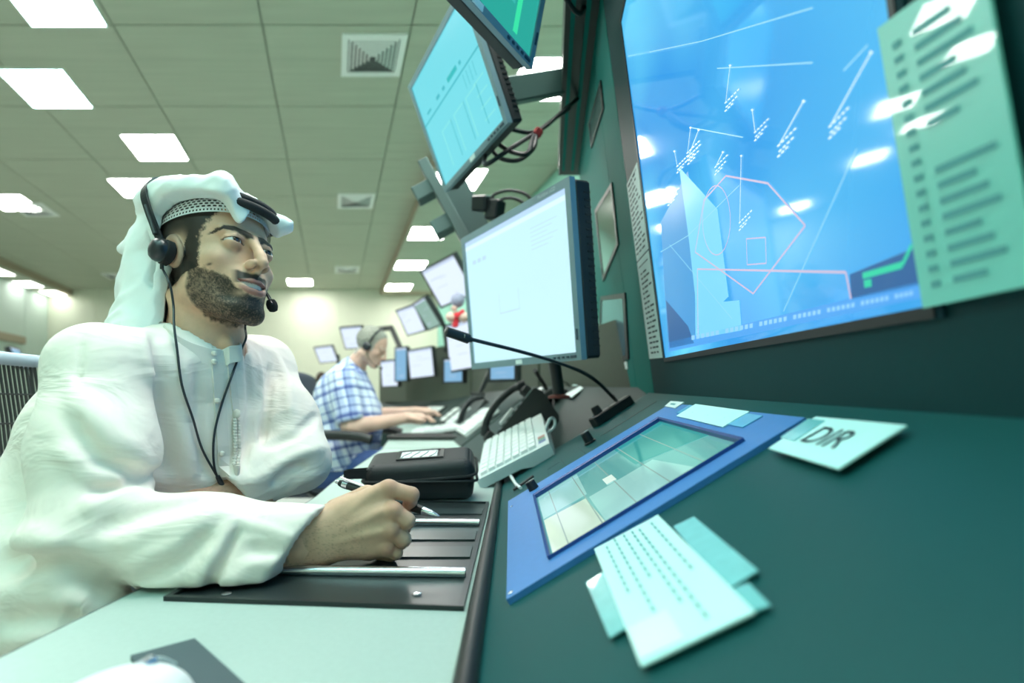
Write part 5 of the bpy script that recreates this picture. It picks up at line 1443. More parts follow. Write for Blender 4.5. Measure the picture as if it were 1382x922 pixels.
FOLDS = [  # picture course of each fold, height (minus = furrow), width
    ([(108, 690), (180, 668), (240, 656), (280, 660)], .010, .012), ([(118, 668), (185, 650), (215, 636)], -.008, .009),
    ([(130, 716), (200, 692), (290, 668)], -.009, .010), ([(150, 740), (230, 712), (310, 690)], .007, .012),
    ([(95, 520), (150, 590), (200, 622)], .009, .014), ([(85, 560), (140, 625), (200, 646)], -.007, .011), ([(75, 600), (120, 640), (190, 655)], .006, .010),
    ([(112, 450), (106, 520), (112, 600)], -.003, .004),
    ([(160, 770), (235, 735), (290, 690)], .006, .012), ([(185, 785), (245, 755), (285, 715)], -.007, .010),
    ([(258, 795), (296, 745), (314, 702)], .010, .009), ([(282, 800), (292, 770), (322, 712)], -.013, .007), ([(296, 800), (335, 765), (400, 752)], .006, .010),
    ([(300, 700), (360, 714), (420, 738)], .005, .006), ([(330, 740), (380, 752), (408, 758)], -.004, .010),
    ([(214, 470), (214, 560), (226, 640)], -.018, .012), ([(248, 480), (243, 570), (258, 650)], .007, .012), ([(268, 500), (266, 580), (280, 650)], -.005, .010),
    ([(332, 478), (338, 540), (330, 630)], -.008, .008), ([(347, 480), (351, 540), (340, 620)], .008, .008), ([(364, 492), (360, 540), (352, 600)], -.008, .007),
    ([(372, 480), (388, 520), (392, 560)], .007, .010), ([(356, 605), (400, 588), (428, 560)], -.008, .009), ([(368, 632), (408, 612), (438, 604)], .009, .009),
    ([(366, 655), (390, 632), (412, 626)], -.009, .008), ([(380, 672), (402, 650), (430, 640)], .009, .008), ([(392, 684), (404, 668), (432, 660)], -.007, .007), ([(330, 655), (360, 640), (376, 628)], .005, .010),
    ([(200, 420), (190, 460), (205, 520)], .006, .012), ([(215, 425), (208, 470), (222, 520)], -.005, .009),
    ([(0, 768), (70, 752), (150, 790)], -.012, .014), ([(0, 800), (70, 790), (130, 812)], .010, .016), ([(0, 842), (60, 838), (110, 838)], -.010, .012), ([(0, 735), (40, 728), (90, 745)], .009, .016)]
FC = []
for pts, amp, wd in FOLDS:
    q = []
    for k in range(len(pts) - 1):
        for t in np.linspace(0, 1, 5)[:(5 if k == len(pts) - 2 else 4)]:
            r_ = on_robe(pts[k][0] + (pts[k + 1][0] - pts[k][0]) * t, pts[k][1] + (pts[k + 1][1] - pts[k][1]) * t)
            if r_ is not None and (not q or np.linalg.norm(r_ - q[-1]) < .12): q.append(r_)
    if len(q) > 2: FC.append((q, amp, wd))
def robe_f(P):
    ft, fa, fb = robe_base(P, True)
    f = np.minimum(np.minimum(ft, fa), fb)
    near = np.abs(f) < .03
    idx = np.nonzero(near); Ps = [P[0][idx], P[1][idx], P[2][idx]]
    dsp = f32(.0022) * ridged(Ps, np.array(rotm(0, 35, 25)), 5, 6, 20, 3)
    for q, amp, wd in FC:
        q = np.array(q); lo_, hi_ = q.min(0) - 4 * wd, q.max(0) + 4 * wd
        m = np.ones(len(Ps[0]), bool)
        for k in range(3): m &= (Ps[k] > lo_[k]) & (Ps[k] < hi_[k])
        if not m.any(): continue
        sub = [x[m] for x in Ps]
        # fade at the ends of the fold
        tt = None; dd_ = None
        for k in range(len(q) - 1):
            a, b = q[k].astype(f32), q[k + 1].astype(f32); d = b - a; L_ = float(d @ d) + 1e-9
            t = np.clip(((sub[0] - a[0]) * d[0] + (sub[1] - a[1]) * d[1] + (sub[2] - a[2]) * d[2]) / L_, 0, 1)
            di = np.sqrt(sum((sub[i] - a[i] - t * d[i]) ** 2 for i in range(3))); s_ = (k + t) / (len(q) - 1)
            if dd_ is None: dd_, tt = di, s_
            else:
                w = di < dd_; dd_ = np.where(w, di, dd_); tt = np.where(w, s_, tt)
        dsp[m] += f32(amp * 1.75) * np.exp(-(dd_ / f32(wd * .8)) ** 2) * np.clip(np.minimum(tt, 1 - tt) * 5 + .15, 0, 1)
    for g_ in (ft, fa, fb): g_[idx] = g_[idx] - dsp
    # open cuffs
    dn = (CUN - ELN) / np.linalg.norm(CUN - ELN)
    cn = CUN + np.array([.010, 0, 0])
    end = (P[0] - cn[0]) * f32(.82) - (P[2] - cn[2]) * f32(.40) - (P[1] - cn[1]) * f32(.1)
    nearcuff = sd_cap(P, CUN - dn * .05, CUN + dn * .12, .10)
    fa = np.maximum(fa, np.where(nearcuff < 0, end, f32(-1.0)))
    fa = np.maximum(fa, -sd_cap(P, CUN - dn * .10, CUN + dn * .10, .034, .0395))
    df = (CUF - ELF) / np.linalg.norm(CUF - ELF); cf = CUF
    endf = (P[0] - cf[0]) * f32(df[0]) + (P[1] - cf[1]) * f32(df[1]) + (P[2] - cf[2]) * f32(df[2] - .35)
    ncf = sd_cap(P, CUF - df * .03, CUF + df * .09, .066)
    fb = np.maximum(fb, np.where(ncf < 0, endf, f32(-1.0)))
    fb = np.maximum(fb, -sd_cap(P, CUF - df * .04, CUF + df * .08, .034, .040))
    f = smin(smin(ft, fa, .009), fb, .010)
    # opening for the neck; flat where it rests on the worktop
    f = np.maximum(f, -sd_cap(P, NB + np.array([.0, 0, .02]), h2w(np.array([-2.0, 0, -10.])), .055, .058))
    f = np.maximum(f, np.where(P[0] > -.41, f32(ZW + .0065) - P[2], f32(-1.0)))
    return f
vr_, fr_ = iso(robe_f, (-1.06, .46, .44), (-.21, 1.10, 1.08), .0043)
robe = mesh_np('robe', vr_, fr_, M_cloth, man)
robe['label'] = 'long cream robe with wide open cuffs'

# ---- lap and hem of the robe under the worktop
def skirt_f(P):
    f = None
    for dy in (-.10, .09):
        h_ = HIP + np.array([.02, dy, .0]); kn = np.array([-.45, .86 + dy * 1.2, .52]); an = np.array([-.43, .86 + dy * 1.3, .12])
        g_ = sd_chain(P, [h_, kn, an], [.15, .11, .10], .03); f = g_ if f is None else smin(f, g_, .08)
    f = f - f32(.006) * ridged(P, np.array(rotm(10, 5, 0)), 14, 14, 3, 51)
    return np.maximum(np.maximum(f, f32(.07) - P[2]), P[2] - f32(.66))
v_, f_ = iso(skirt_f, (-1.1, .55, .04), (-.25, 1.2, .72), .014)
mesh_np('robe_skirt', v_, f_, M_cloth, man)
sv, sf = iso(lambda P: np.maximum(smin(sd_ell(P, (0, 0, .025), (.13, .045, .035)), sd_ell(P, (-.06, 0, .04), (.05, .04, .05)), .03), -P[2]), (-.16, -.07, -.02), (.16, .07, .11), .01)
for dy in (-.13, .12):
    mesh_np('shoe', sv + np.array([-.37, .86 + dy, .002]), sf, mat('brown_leather', (.12, .06, .03), .5), man)
# ================================================================== headwear, headset and trimmings of the robed man
def bvh_of(o):
    base = WLOC[o.name]
    return BVHTree.FromPolygons([v.co + base for v in o.data.vertices], [tuple(p.vertices) for p in o.data.polygons])
def surf(tree, px, py, lift=0.0):
    o_ = Vector((0, 0, CAMZ)); d = (at(px, py, 1.0) - o_).normalized()
    h = tree.ray_cast(o_, d)
    if h[0] is None: return at(px, py, .8)
    n = h[1] if h[1].dot(d) < 0 else -h[1]
    return h[0] + n * lift
RT_ = bvh_of(robe)

# ---- headscarf
def scarf_edge(X, Y, Z):
    z = np.interp(X, [-4.2, -3.2, -2.2, 0.5, 4, 7, 9, 13], [-40, -2, 6.2, 7.7, 8.0, 7.7, 7.0, 6.4]).astype(f32)
    fr_ = sstep(5.5, 9.0, X)
    z = z - fr_ * 3.4 * np.exp(-((Y + 2.6) / 1.25) ** 2) + fr_ * .8 * np.exp(-((Y - .6) / 1.6) ** 2)
    z = z - sstep(4, 7, X) * 2.2 * np.exp(-((Y - 6.0) / 2.0) ** 2)
    return z
def scarf_f(P):
    X, Y, Z = P
    o_ = sd_ell(P, (-1.0, 0, 4.8), (10.9, 8.75, 8.8))
    o_ = smin(o_, sd_ell(P, (-.2, -5.2, 8.9), (9.6, 4.5, 3.7), Rhead(10, 8, -10)), 1.6)      # near flap thrown up over the cord
    o_ = smin(o_, sd_ell(P, (7.4, -4.6, 8.9), (2.6, 1.8, 2.6), Rhead(0, 10, 0)), 1.4)       # peak at the front of the flap
    o_ = smin(o_, sd_ell(P, (7.0, 4.6, 7.6), (3.5, 2.4, 1.9), Rhead(30, 10, 0)), 1.4)        # far wing
    back = sd_ell(P, (-9.0, -1.2, 2.0), (7.2, 7.6, 9.5), Rhead(0, 18, 0))
    back = smin(back, sd_cap(P, (-9, -3, 4), (-19.5, -5.0, 7.0), 5.2, .7), 3.0)
    back = smin(back, sd_cap(P, (-10.5, -2.0, 0), (-14.5, -5.0, -3.5), 5.0, 2.6), 3.0)
    back = smin(back, sd_cap(P, (-8.5, -2.5, -3), (-9.5, -3.5, -13), 6.6, 7.4), 2.5)
    back = smin(back, sd_cap(P, (-9.5, -3.5, -13), (-17, -5, -17), 6.2, 5.2), 3.0)
    back = smin(back, sd_cap(P, (-16, -5, -16), (-26, -6, -27), 5.0, 3.0), 3.0)
    o_ = smin(o_, back, 1.8)
    Rf = rotm(15, 25, 20)
    o_ = o_ - f32(.34) * ridged(P, np.array(Rf), .12, .16, .42, 21) - f32(.16) * ridged(P, np.array(rotm(0, -50, 10)), .3, .2, .7, 23)
    ed = scarf_edge(X, Y, Z)
    cut = (ed - Z) * f32(.75)
    cut = np.where(X < -4.0, f32(-9), cut)
    fx = X + 4.0 + np.interp(Z, [-20, -9, -4, 2, 6], [-1.0, -1.6, .9, .6, -.2]).astype(f32)   # front edge of the hanging part, behind the ear
    hang = np.maximum(fx * f32(.9), f32(-50)); hang = np.where(Z < 6.0, hang, f32(-9))
    f = smax(o_, np.maximum(np.where(X >= -4.0, cut, hang), f32(-30)), .35)
    f = smin(f, np.where((X > -3) & (Y < 0), sd_ell(P, (0, 0, 0), (.01, .01, .01)), f32(9)), .1)
    inner = sd_ell(P, (-1.2, 0, 4.6), (9.9, 7.85, 8.4))
    inner = np.minimum(inner, sd_cap(P, (-2.5, 0, -4), (-4.6, 0, -21.0), 6.0, 6.9))
    return np.maximum(f, -inner)
vs_, fs_ = iso(scarf_f, (-30, -13.5, -31), (13, 10.5, 17.5), .30)
scarf = mesh_np('headscarf', h2w(vs_), fs_, M_scarf, man); scarf['label'] = 'white cotton headscarf folded up over the head and falling behind the ear'

# ---- lace cap under the scarf
M_lace = mat('white_lace', (0.82, 0.83, 0.83), .85, noise=.04, nscale=900, bump=.2, bscale=3000)
def cap_pt(phi, z, r=.28):
    s = math.sqrt(max(.05, 1 - ((z - 4.0) / 8.4) ** 2))
    return np.array([-1.2 + (9.5 * s + r) * math.cos(phi) + .5 * max(0, math.cos(phi)), (7.4 * s + r) * math.sin(phi), z])
def cap_low(phi): return 5.1 + .5 * math.cos(phi) - .1 * math.sin(abs(phi))
cm = MB()
NP = 96; rows = 6; H_ = 4.2
def cq(phi, t, r): return h2wv(cap_pt(phi, cap_low(phi) + t, r))
ph_ = [math.radians(-160 + 320 * i / NP) for i in range(NP + 1)]
for i in range(NP):
    a, b = ph_[i], ph_[i + 1]
    # plain rim
    for (t0, t1) in ((0, .28), (.62, .85)):
        cm.add([cq(a, t0, .34), cq(b, t0, .34), cq(b, t1, .34), cq(a, t1, .34)], [(0, 1, 2, 3)])
    m_ = (a + b) / 2; w_ = (b - a) * .28
    cm.add([cq(m_ - w_, .28, .34), cq(m_ + w_, .28, .34), cq(m_ + w_, .62, .34), cq(m_ - w_, .62, .34)], [(0, 1, 2, 3)])
NP2 = 60
for j in range(rows):
    t0 = .85 + j * .56; t1 = t0 + .56
    for i in range(NP2):
        sh = (j % 2) * .5
        a = math.radians(-160 + 320 * (i + sh) / NP2); b = math.radians(-160 + 320 * (i + 1 + sh) / NP2)
        o4_ = [cq(a, t0, .32), cq(b, t0, .32), cq(b, t1, .32), cq(a, t1, .32)]
        e_, g_ = (b - a) * .20, .56 * .22
        i4_ = [cq(a + e_, t0 + g_, .36), cq(b - e_, t0 + g_, .36), cq(b - e_, t1 - g_, .36), cq(a + e_, t1 - g_, .36)]
        cm.add(o4_ + i4_, [(0, 1, 5, 4), (1, 2, 6, 5), (2, 3, 7, 6), (3, 0, 4, 7)])
cp = cm.build('lace_cap', M_lace, man); cp['label'] = 'white crocheted cap band below the headscarf'

# ---- black head cord, two rings
M_cord = mat('black_wool_cord', (0.010, 0.010, 0.012), .75, bump=.3, bscale=2500)
for k, (zz_, dr) in enumerate(((9.3, .2), (10.5, -.35))):
    pts = []
    for i in range(41):
        a = math.radians(-28 + 228 * i / 40)
        pts.append(h2wv((.3 + (9.9 + dr) * math.cos(a), (8.0 + dr - (1.3 if math.sin(a) < 0 else 0) * abs(math.sin(a))) * math.sin(a), zz_ - .26 * (9.9 * math.cos(a)))))
    MB().tube(pts, .0068, 10).build('head_cord', M_cord, man, True)

# ---- headset
hs = thing('headset', 'black headset with a round ear cup and microphone boom worn by the robed man', 'headset', h2wv((.4, -8.8, -.6)))
M_hs = mat('headset_black', (0.016, 0.018, 0.024), .32, noise=.1); M_foam = mat('black_foam', (0.010, 0.010, 0.011), .9, bump=.3, bscale=1500)
def hx(v): return (Vector(HR @ np.array(v))).normalized()
for sgn in (-1,):
    cc_ = (0.15, sgn * 8.9, -.75)
    nrm = hx((-.10, sgn, .12)); R_ = nrm.to_track_quat('Z', 'Y').to_matrix()
    c0_ = h2wv(cc_)
    MB().lathe(c0_ - nrm * .010, [(.013, -.004), (.0185, 0), (.0185, .008), (.015, .011)], R_, 28).build('ear_cushion', M_foam, hs, True)
    MB().lathe(c0_ + nrm * .001, [(.0165, -.003), (.0175, .002), (.0165, .007), (.0135, .0115), (.008, .0140), (.002, .0148)], R_, 32).build('ear_cup', M_hs, hs, True)
    MB().tube([c0_ - V(0, 0, .016), c0_ - V(0, 0, .026)], .0026, 8).build('strain_relief', M_hs, hs, True)
bpts = [(0.1, -9.0, .6), (-.6, -9.6, 3.0), (-1.6, -10.3, 6.5), (-2.6, -10.3, 9.4), (-3.6, -8.6, 12.6), (-4.4, -4.6, 14.4), (-4.6, 0, 14.6), (-4.4, 4.0, 14.0), (-3.6, 7.6, 12.0), (-2.6, 9.0, 8.6), (-1.6, 8.9, 5.5), (-.6, 8.0, 2.6), (.1, 7.6, .2)]
bs_ = spline([h2wv(p) for p in bpts], 72)
mb = MB(); prev = None
cen = h2wv((-2.5, 0, 4))
for k in range(len(bs_) - 1):
    t_ = (bs_[k + 1] - bs_[k]).normalized(); n_ = (bs_[k] - cen); n_ = (n_ - t_ * n_.dot(t_)).normalized(); w_ = t_.cross(n_).normalized()
    cs4 = [bs_[k] + w_ * a * .0056 + n_ * b * .0017 for a, b in ((-1, -1), (1, -1), (1, 1), (-1, 1))]
    if prev:
        mb.add(prev + cs4, [(0, 1, 5, 4), (1, 2, 6, 5), (2, 3, 7, 6), (3, 0, 4, 7)])
    prev = cs4
mb.build('headband', M_hs, hs)
MB().tube([h2wv((-.3, -9.7, 1.8)), h2wv((-1.7, -10.5, 6.6))], .0032, 8).build('slider', M_blackm if 'M_blackm' in globals() else M_hs, hs, True)
boom = spline([h2wv((.3, 7.4, 0)), h2wv((3.5, 6.6, -4.0)), h2wv((7.0, 4.9, -6.8)), at(358, 393, .835), at(363.5, 400, .832), at(366, 406, .83)], 40)
MB().tube(boom, .0015, 8).build('boom', M_hs, hs, True)
mf = MB(); mf.lathe(at(367.2, 412.5, .829), [(.0015, -.0105), (.006, -.009), (.0085, -.003), (.0085, .003), (.006, .009), (.0015, .0105)], rotm(0, 10, -12), 18)
mf.build('mic_foam', M_foam, hs, True)
bd_t = bvh_of(body)
def near2(x, y, l=.004):
    a, b = surf(bd_t, x, y, l), surf(RT_, x, y, l)
    return a if a.y < b.y else b
ca = [h2wv((.15, -8.9, -.75)) - V(0, 0, .024), at(229, 383, .735), at(234, 412, .735), at(235, 440, .72)] + [surf(RT_, x, y, .004) for x, y in ((237, 475), (244, 520), (256, 565), (272, 605), (290, 640), (297, 654))]
MB().tube(spline(ca, 60), .0016, 8).build('cable', M_hs, hs, True)
cb_ = [at(334, 428, .86)] + [near2(x, y, .006) for x, y in ((331, 442), (327, 456), (321, 474))] + [surf(RT_, x, y, .004) for x, y in ((311, 505), (297, 545), (288, 580), (286, 610), (290, 636), (297, 654))]
MB().tube(spline(cb_, 50), .0016, 8).build('cable', M_hs, hs, True)
a, b = surf(RT_, 292, 642, .004), surf(RT_, 298, 656, .004)
MB().tube([a, b], [.0032, .0042], 10).build('cable_joint', M_hs, hs, True)

# ---- collar, placket, buttons and tassel of the robe
M_seam = mat('cream_cotton_trim', (0.76, 0.70, 0.64), .85, bump=.05, bscale=2500)
def strip(px_pts, w, lift, name, m, parent):
    L_ = [(surf(RT_, x - w / 2, y, lift), surf(RT_, x + w / 2, y, lift), surf(RT_, x + w / 2 + .6, y, -.002), surf(RT_, x - w / 2 - .6, y, -.002)) for x, y in px_pts]
    vs, fs = [], []
    for q in L_: vs += list(q)
    for k in range(len(L_) - 1):
        i, j = 4 * k, 4 * k + 4
        fs += [(i, i + 1, j + 1, j), (i + 1, i + 2, j + 2, j + 1), (i + 3, i, j, j + 3)]
    return MB().add(vs, fs).build(name, m, parent)
strip([(292 + 0 * k, 476 + k * 14) if k < 1 else (292 + k * .9, 476 + k * 14) for k in range(13)], 15, .0022, 'placket', M_seam, robe)
strip([(309 + k * 1.0, 474 + k * 9) for k in range(10)], 9, .0020, 'placket', M_seam, robe)
for (x, y) in ((287, 478), (287, 489), (291, 541), (297, 612)):
    p_ = surf(RT_, x, y, .004)
    MB().lathe(p_, [(.001, -.004), (.0036, -.0025), (.0042, 0), (.0036, .0025), (.001, .004)], None, 14).build('button', M_seam, robe, True)
# tassel: rosette, braid of small knots, end
p_ = surf(RT_, 316, 559, .004)
MB().lathe(p_, [(.007, -.002), (.0075, 0), (.006, .002), (.003, .003)], Vector((-.2, -1, .1)).to_track_quat('Z', 'Y').to_matrix(), 18).build('rosette', M_seam, robe, True)
tas = thing('x', 'x', 'x', V(0, 0, 0)); bpy.data.objects.remove(tas)
for k in range(16):
    for s_ in (-1, 1):
        c_k = surf(RT_, 316.5 + k * .12 + s_ * 2.6, 567 + k * 4.1, .004)
        MB().lathe(c_k, [(.0008, -.003), (.0028, -.0015), (.0030, .001), (.001, .003)], rotm(0, 0, s_ * 35), 8).build('tassel_knot', M_seam, robe, True)
p_ = surf(RT_, 319, 634, .004)
MB().tube([p_ + V(0, 0, .004), p_ - V(0, 0, .012)], [.005, .003], 10).build('tassel_end', M_seam, robe, True)
# collar band
arc = [(222, 441), (231, 451), (245, 460), (262, 467), (280, 472), (292, 473), (302, 472), (310, 468)]
af = [near2(x, y) for x, y in arc]
c0_ = Vector(h2w(np.array([-4.0, 0, -14.5])))
bk = [c0_ + (c0_ - p) * 1.0 for p in (af[2], af[4], af[6])]
for p in bk: p.z = max(af[0].z, af[-1].z) + .012
ringp = spline(af + [af[-1] + V(.0, .03, .008)] + [Vector((bk[0].x, bk[0].y, bk[0].z)), bk[1], bk[2]] + [af[0] + V(-.02, .02, .006)], 70)
mb = MB(); vs, fs = [], []
for p in ringp:
    out_ = (p - c0_); out_.z = 0; out_.normalize()
    vs += [p + out_ * .004 + V(0, 0, -.024), p + out_ * .0015 + V(0, 0, .0), p - out_ * .001 + V(0, 0, .0015), p - out_ * .003 + V(0, 0, -.001), p - out_ * .003 + V(0, 0, -.02)]
for i in range(len(ringp) - 1):
    for k in range(4): fs.append((i * 5 + k, (i + 1) * 5 + k, (i + 1) * 5 + k + 1, i * 5 + k + 1))
MB().add(vs, fs).build('collar', M_seam, robe, True)
# ================================================================== colleague in the checked shirt
col = thing('person', 'grey haired man in blue checked shirt and jeans, typing with a headset on', 'person', V(-1.1, 3.15, 0))
CS = .0098; CHR = Rhead(-4, 27, -2)
ear_w = np.array(at(496, 468, 3.10))
CHC = ear_w - CHR @ (np.array([.5, -7.4, -.5]) * CS)
def c2w(V_): return np.asarray(V_, float) @ CHR.T * CS + CHC
def cpx(px, py, Y): return np.array(at(px, py, Y))
isl2 = []
v2, f2 = iso(lambda P: head_sdf(P, smile=False), (-12, -9.6, -19), (13, 9.6, 13.5), .38)
add_island(isl2, c2w(v2), f2, head_cols(v2, (.30, .30, .27), (.62, .40, .32), beard=False))
S_N, S_F = cpx(462, 512, 2.98), cpx(470, 505, 3.32)
E_N, E_F = cpx(474, 577, 2.92), cpx(505, 560, 3.45)
W_N, W_F = cpx(549, 564, 3.14), cpx(560, 556, 3.40)
def c_arms(P):
    f = sd_chain(P, [S_N, E_N, W_N], [.06, .052, .032], .02)
    f = np.minimum(f, sd_chain(P, [S_F, E_F, W_F], [.06, .048, .032], .02))
    for W_, k, dy in ((W_N, 1, 0), (W_F, -1, .0)):
        dirx = np.array([.075, .02, -.006]); pal = W_ + dirx
        hnd = sd_cap(P, W_, pal, .032, .036)
        for i in range(4):
            o_ = np.array([0, (-.030 + .020 * i), .004]); L_ = [.8, 1, .95, .75][i]
            a = pal + o_ + np.array([.012, 0, 0]); b = a + np.array([.045 * L_, .0, .004]); c = b + np.array([.034 * L_, 0, -.026])
            hnd = smin(hnd, sd_chain(P, [a, b, c], [.0125, .011, .009], .003), .008)
        t0 = W_ + np.array([.03, -.03 * k, .0])
        hnd = smin(hnd, sd_chain(P, [t0, t0 + np.array([.045, -.022 * k, -.008]), t0 + np.array([.085, -.018 * k, -.018])], [.017, .013, .010], .004), .01)
        f = smin(f, hnd, .015)
    return f
v2, f2 = iso(c_arms, (-1.25, 2.80, .70), (-.42, 3.6, 1.20), .008)
sk2 = np.tile(np.array([.64, .42, .34]), (len(v2), 1)) * (1 + .06 * vnoise(v2.T, 20, 3)[:, None])
add_island(isl2, v2, f2, sk2)
NB2 = c2w(np.array([-4.0, 0, -17.]))
HIP2 = np.array([-1.10, 3.16, .54])
def c_torso(P, g=0.0):
    mid = (S_N + S_F) / 2
    f = sd_cap(P, NB2, mid + np.array([-.01, 0, -.1]), .06 + g, .13 + g)
    f = smin(f, sd_cap(P, S_N + np.array([0, .03, -.01]), S_F, .06 + g, .06 + g), .06)
    f = smin(f, sd_cap(P, mid + np.array([.0, -.07, -.12]), mid + np.array([0, .07, -.12]), .14 + g, .14 + g), .06)
    f = smin(f, sd_cap(P, mid + np.array([.02, -.04, -.28]), HIP2 + np.array([.06, -.05, .12]), .165 + g, .19 + g), .09)
    f = smin(f, sd_cap(P, mid + np.array([.02, .04, -.28]), HIP2 + np.array([.06, .05, .12]), .165 + g, .19 + g), .09)
    return f
v2, f2 = iso(lambda P: c_torso(P, -.02), (-1.5, 2.75, .4), (-.7, 3.6, 1.25), .02)
add_island(isl2, v2, f2, np.tile(np.array([.62, .4, .32]), (len(v2), 1)))
A_, B_, C_ = join_islands(isl2)
cbody = mesh_np('body', A_, B_, M_skin, col, cols=C_)
# hair
M_ghair = mat('grey_hair', (0.30, 0.30, 0.26), .8, noise=.35, nscale=90, bump=.6, bscale=260)
def c_hair(P):
    X, Y, Z = P
    f = sd_ell(P, (-1.5, 0, 4.2), (9.8, 7.75, 8.8)) - f32(.35) * vnoise([X, Y, Z], .9, 77) - f32(.25) * vnoise([X, Y, Z], 2.0, 78)
    hl = np.interp(Z, [-9, -2.6, -1.6, 2, 5, 8, 11, 13], [-9, -5.5, 2.6, 3.2, 4.0, 5.6, 7.4, 8.5]).astype(f32)
    f = smax(f, (X - hl) * f32(.8), .8)
    f = np.maximum(f, -5.0 - Z)
    return np.maximum(f, -sd_ell(Q_abs(P), (.6, 8.0, -.3), (1.9, 1.2, 3.2)))
def Q_abs(P): return [P[0], np.abs(P[1]), P[2]]
v2, f2 = iso(c_hair, (-13, -9, -7), (10, 9, 14.5), .42)
mesh_np('hair', c2w(v2), f2, M_ghair, cbody)
# shirt
M_check = bpy.data.materials.new('blue_checked_cotton'); M_check.use_nodes = True
nt = M_check.node_tree; bs = nt.nodes['Principled BSDF']; bs.inputs['Roughness'].default_value = .85
tc = nt.nodes.new('ShaderNodeTexCoord'); mp = nt.nodes.new('ShaderNodeMapping'); mp.inputs['Rotation'].default_value = (0.1, 0.25, 0.2)
nt.links.new(tc.outputs['Object'], mp.inputs['Vector'])
sx = nt.nodes.new('ShaderNodeSeparateXYZ'); nt.links.new(mp.outputs['Vector'], sx.inputs['Vector'])
def stripe(out, freq, thr, ph):
    a = nt.nodes.new('ShaderNodeMath'); a.operation = 'MULTIPLY_ADD'; a.inputs[1].default_value = freq; a.inputs[2].default_value = ph
    nt.links.new(out, a.inputs[0])
    b = nt.nodes.new('ShaderNodeMath'); b.operation = 'SINE'; nt.links.new(a.outputs[0], b.inputs[0])
    c = nt.nodes.new('ShaderNodeMapRange'); c.inputs['From Min'].default_value = thr; c.inputs['From Max'].default_value = thr + .15
    nt.links.new(b.outputs[0], c.inputs['Value']); return c.outputs['Result']
def addn(a, b, k=1.0):
    m = nt.nodes.new('ShaderNodeMath'); m.operation = 'MULTIPLY_ADD'; m.inputs[1].default_value = k
    nt.links.new(b, m.inputs[0]); nt.links.new(a, m.inputs[2]); return m.outputs[0]
w = stripe(sx.outputs['X'], 120, .72, 0); w = addn(w, stripe(sx.outputs['Z'], 120, .72, 1)); w = addn(w, stripe(sx.outputs['X'], 40, .8, .5), .8); w = addn(w, stripe(sx.outputs['Z'], 40, .8, 1.2), .8); w = addn(w, stripe(sx.outputs['Y'], 60, .8, .4), .6)
cr2 = nt.nodes.new('ShaderNodeValToRGB'); cr2.color_ramp.elements[0].color = (.72, .80, .92, 1); cr2.color_ramp.elements[1].color = (.05, .08, .28, 1); cr2.color_ramp.elements[1].position = 1.0
el = cr2.color_ramp.elements.new(.45); el.color = (.26, .34, .62, 1)
mq = nt.nodes.new('ShaderNodeMath'); mq.operation = 'MULTIPLY'; mq.inputs[1].default_value = .42; nt.links.new(w, mq.inputs[0])
nt.links.new(mq.outputs[0], cr2.inputs['Fac']); nt.links.new(cr2.outputs['Color'], bs.inputs['Base Color'])
def c_shirt(P):
    f = c_torso(P, .012)
    eN, eF = S_N + (E_N - S_N) * .86, S_F + (E_F - S_F) * .86
    a = sd_cap(P, S_N, eN, .078, .078); a = np.maximum(a, (P[0] - eN[0]) * .25 + (P[2] - eN[2]) * -.95 - .004)
    b = sd_cap(P, S_F, eF, .074, .070)
    f = smin(f, a, .02); f = smin(f, b, .02)
    f = f - f32(.007) * ridged(P, np.array(rotm(0, 30, 30)), 3, 5, 12, 31)
    f = np.maximum(f, -sd_cap(P, NB2 + np.array([.02, 0, .03]), c2w(np.array([2.0, 0, -8.])), .058, .08))
    return np.maximum(f, f32(.58) - P[2])
v2, f2 = iso(c_shirt, (-1.55, 2.70, .50), (-.62, 3.65, 1.32), .0115)
shirt = mesh_np('shirt', v2, f2, M_check, col)
# collar
cc2 = c2w(np.array([-3.2, 0, -13.5])); cv, cf2 = [], []
for i in range(33):
    a = math.radians(-140 + 280 * i / 32)
    p_ = cc2 + CHR @ np.array([math.cos(a) * .072, math.sin(a) * .068, -.022 * math.cos(a)])
    o_ = CHR @ np.array([math.cos(a), math.sin(a), 0])
    cv += [p_ + o_ * .018 + np.array([0, 0, -.045]), p_ + np.array([0, 0, .008]), p_ - o_ * .004 + np.array([0, 0, -.03])]
for i in range(32):
    for k in range(2): cf2.append((i * 3 + k, (i + 1) * 3 + k, (i + 1) * 3 + k + 1, i * 3 + k + 1))
mesh_np('collar', np.array(cv), cf2, M_check, shirt)
# jeans
M_jean = mat('blue_denim', (0.05, 0.10, 0.27), .9, noise=.2, nscale=60, bump=.1, bscale=600)
def c_jean(P):
    f = None
    for dy in (-.10, .10):
        h_ = HIP2 + np.array([.02, dy, .04]); kn = HIP2 + np.array([.46, dy * 1.3, .06]); ft2 = kn + np.array([.05, 0, -.48])
        g_ = sd_chain(P, [h_, kn, ft2], [.115, .085, .06], .03); f = g_ if f is None else smin(f, g_, .03)
    f = smin(f, sd_ell(P, HIP2, (.17, .19, .14)), .05)
    return f - f32(.005) * ridged(P, np.array(rotm(20, 10, 0)), 12, 5, 8, 41)
v2, f2 = iso(c_jean, (-1.4, 2.85, .05), (-.5, 3.5, .75), .016)
mesh_np('jeans', v2, f2, M_jean, col)
for dy in (-.13, .13):
    a = HIP2 + np.array([.52, dy, -.47])
    sv, sf = iso(lambda P: np.maximum(smin(sd_ell(P, (0, 0, .03), (.14, .048, .04)), sd_ell(P, (-.06, 0, .05), (.06, .045, .055)), .03), -P[2]), (-.17, -.07, -.02), (.17, .07, .13), .012)
    mesh_np('shoe', sv + np.array([a[0] + .05, a[1], .005]), sf, M_rubber if 'M_rubber' in globals() else M_jean, col)
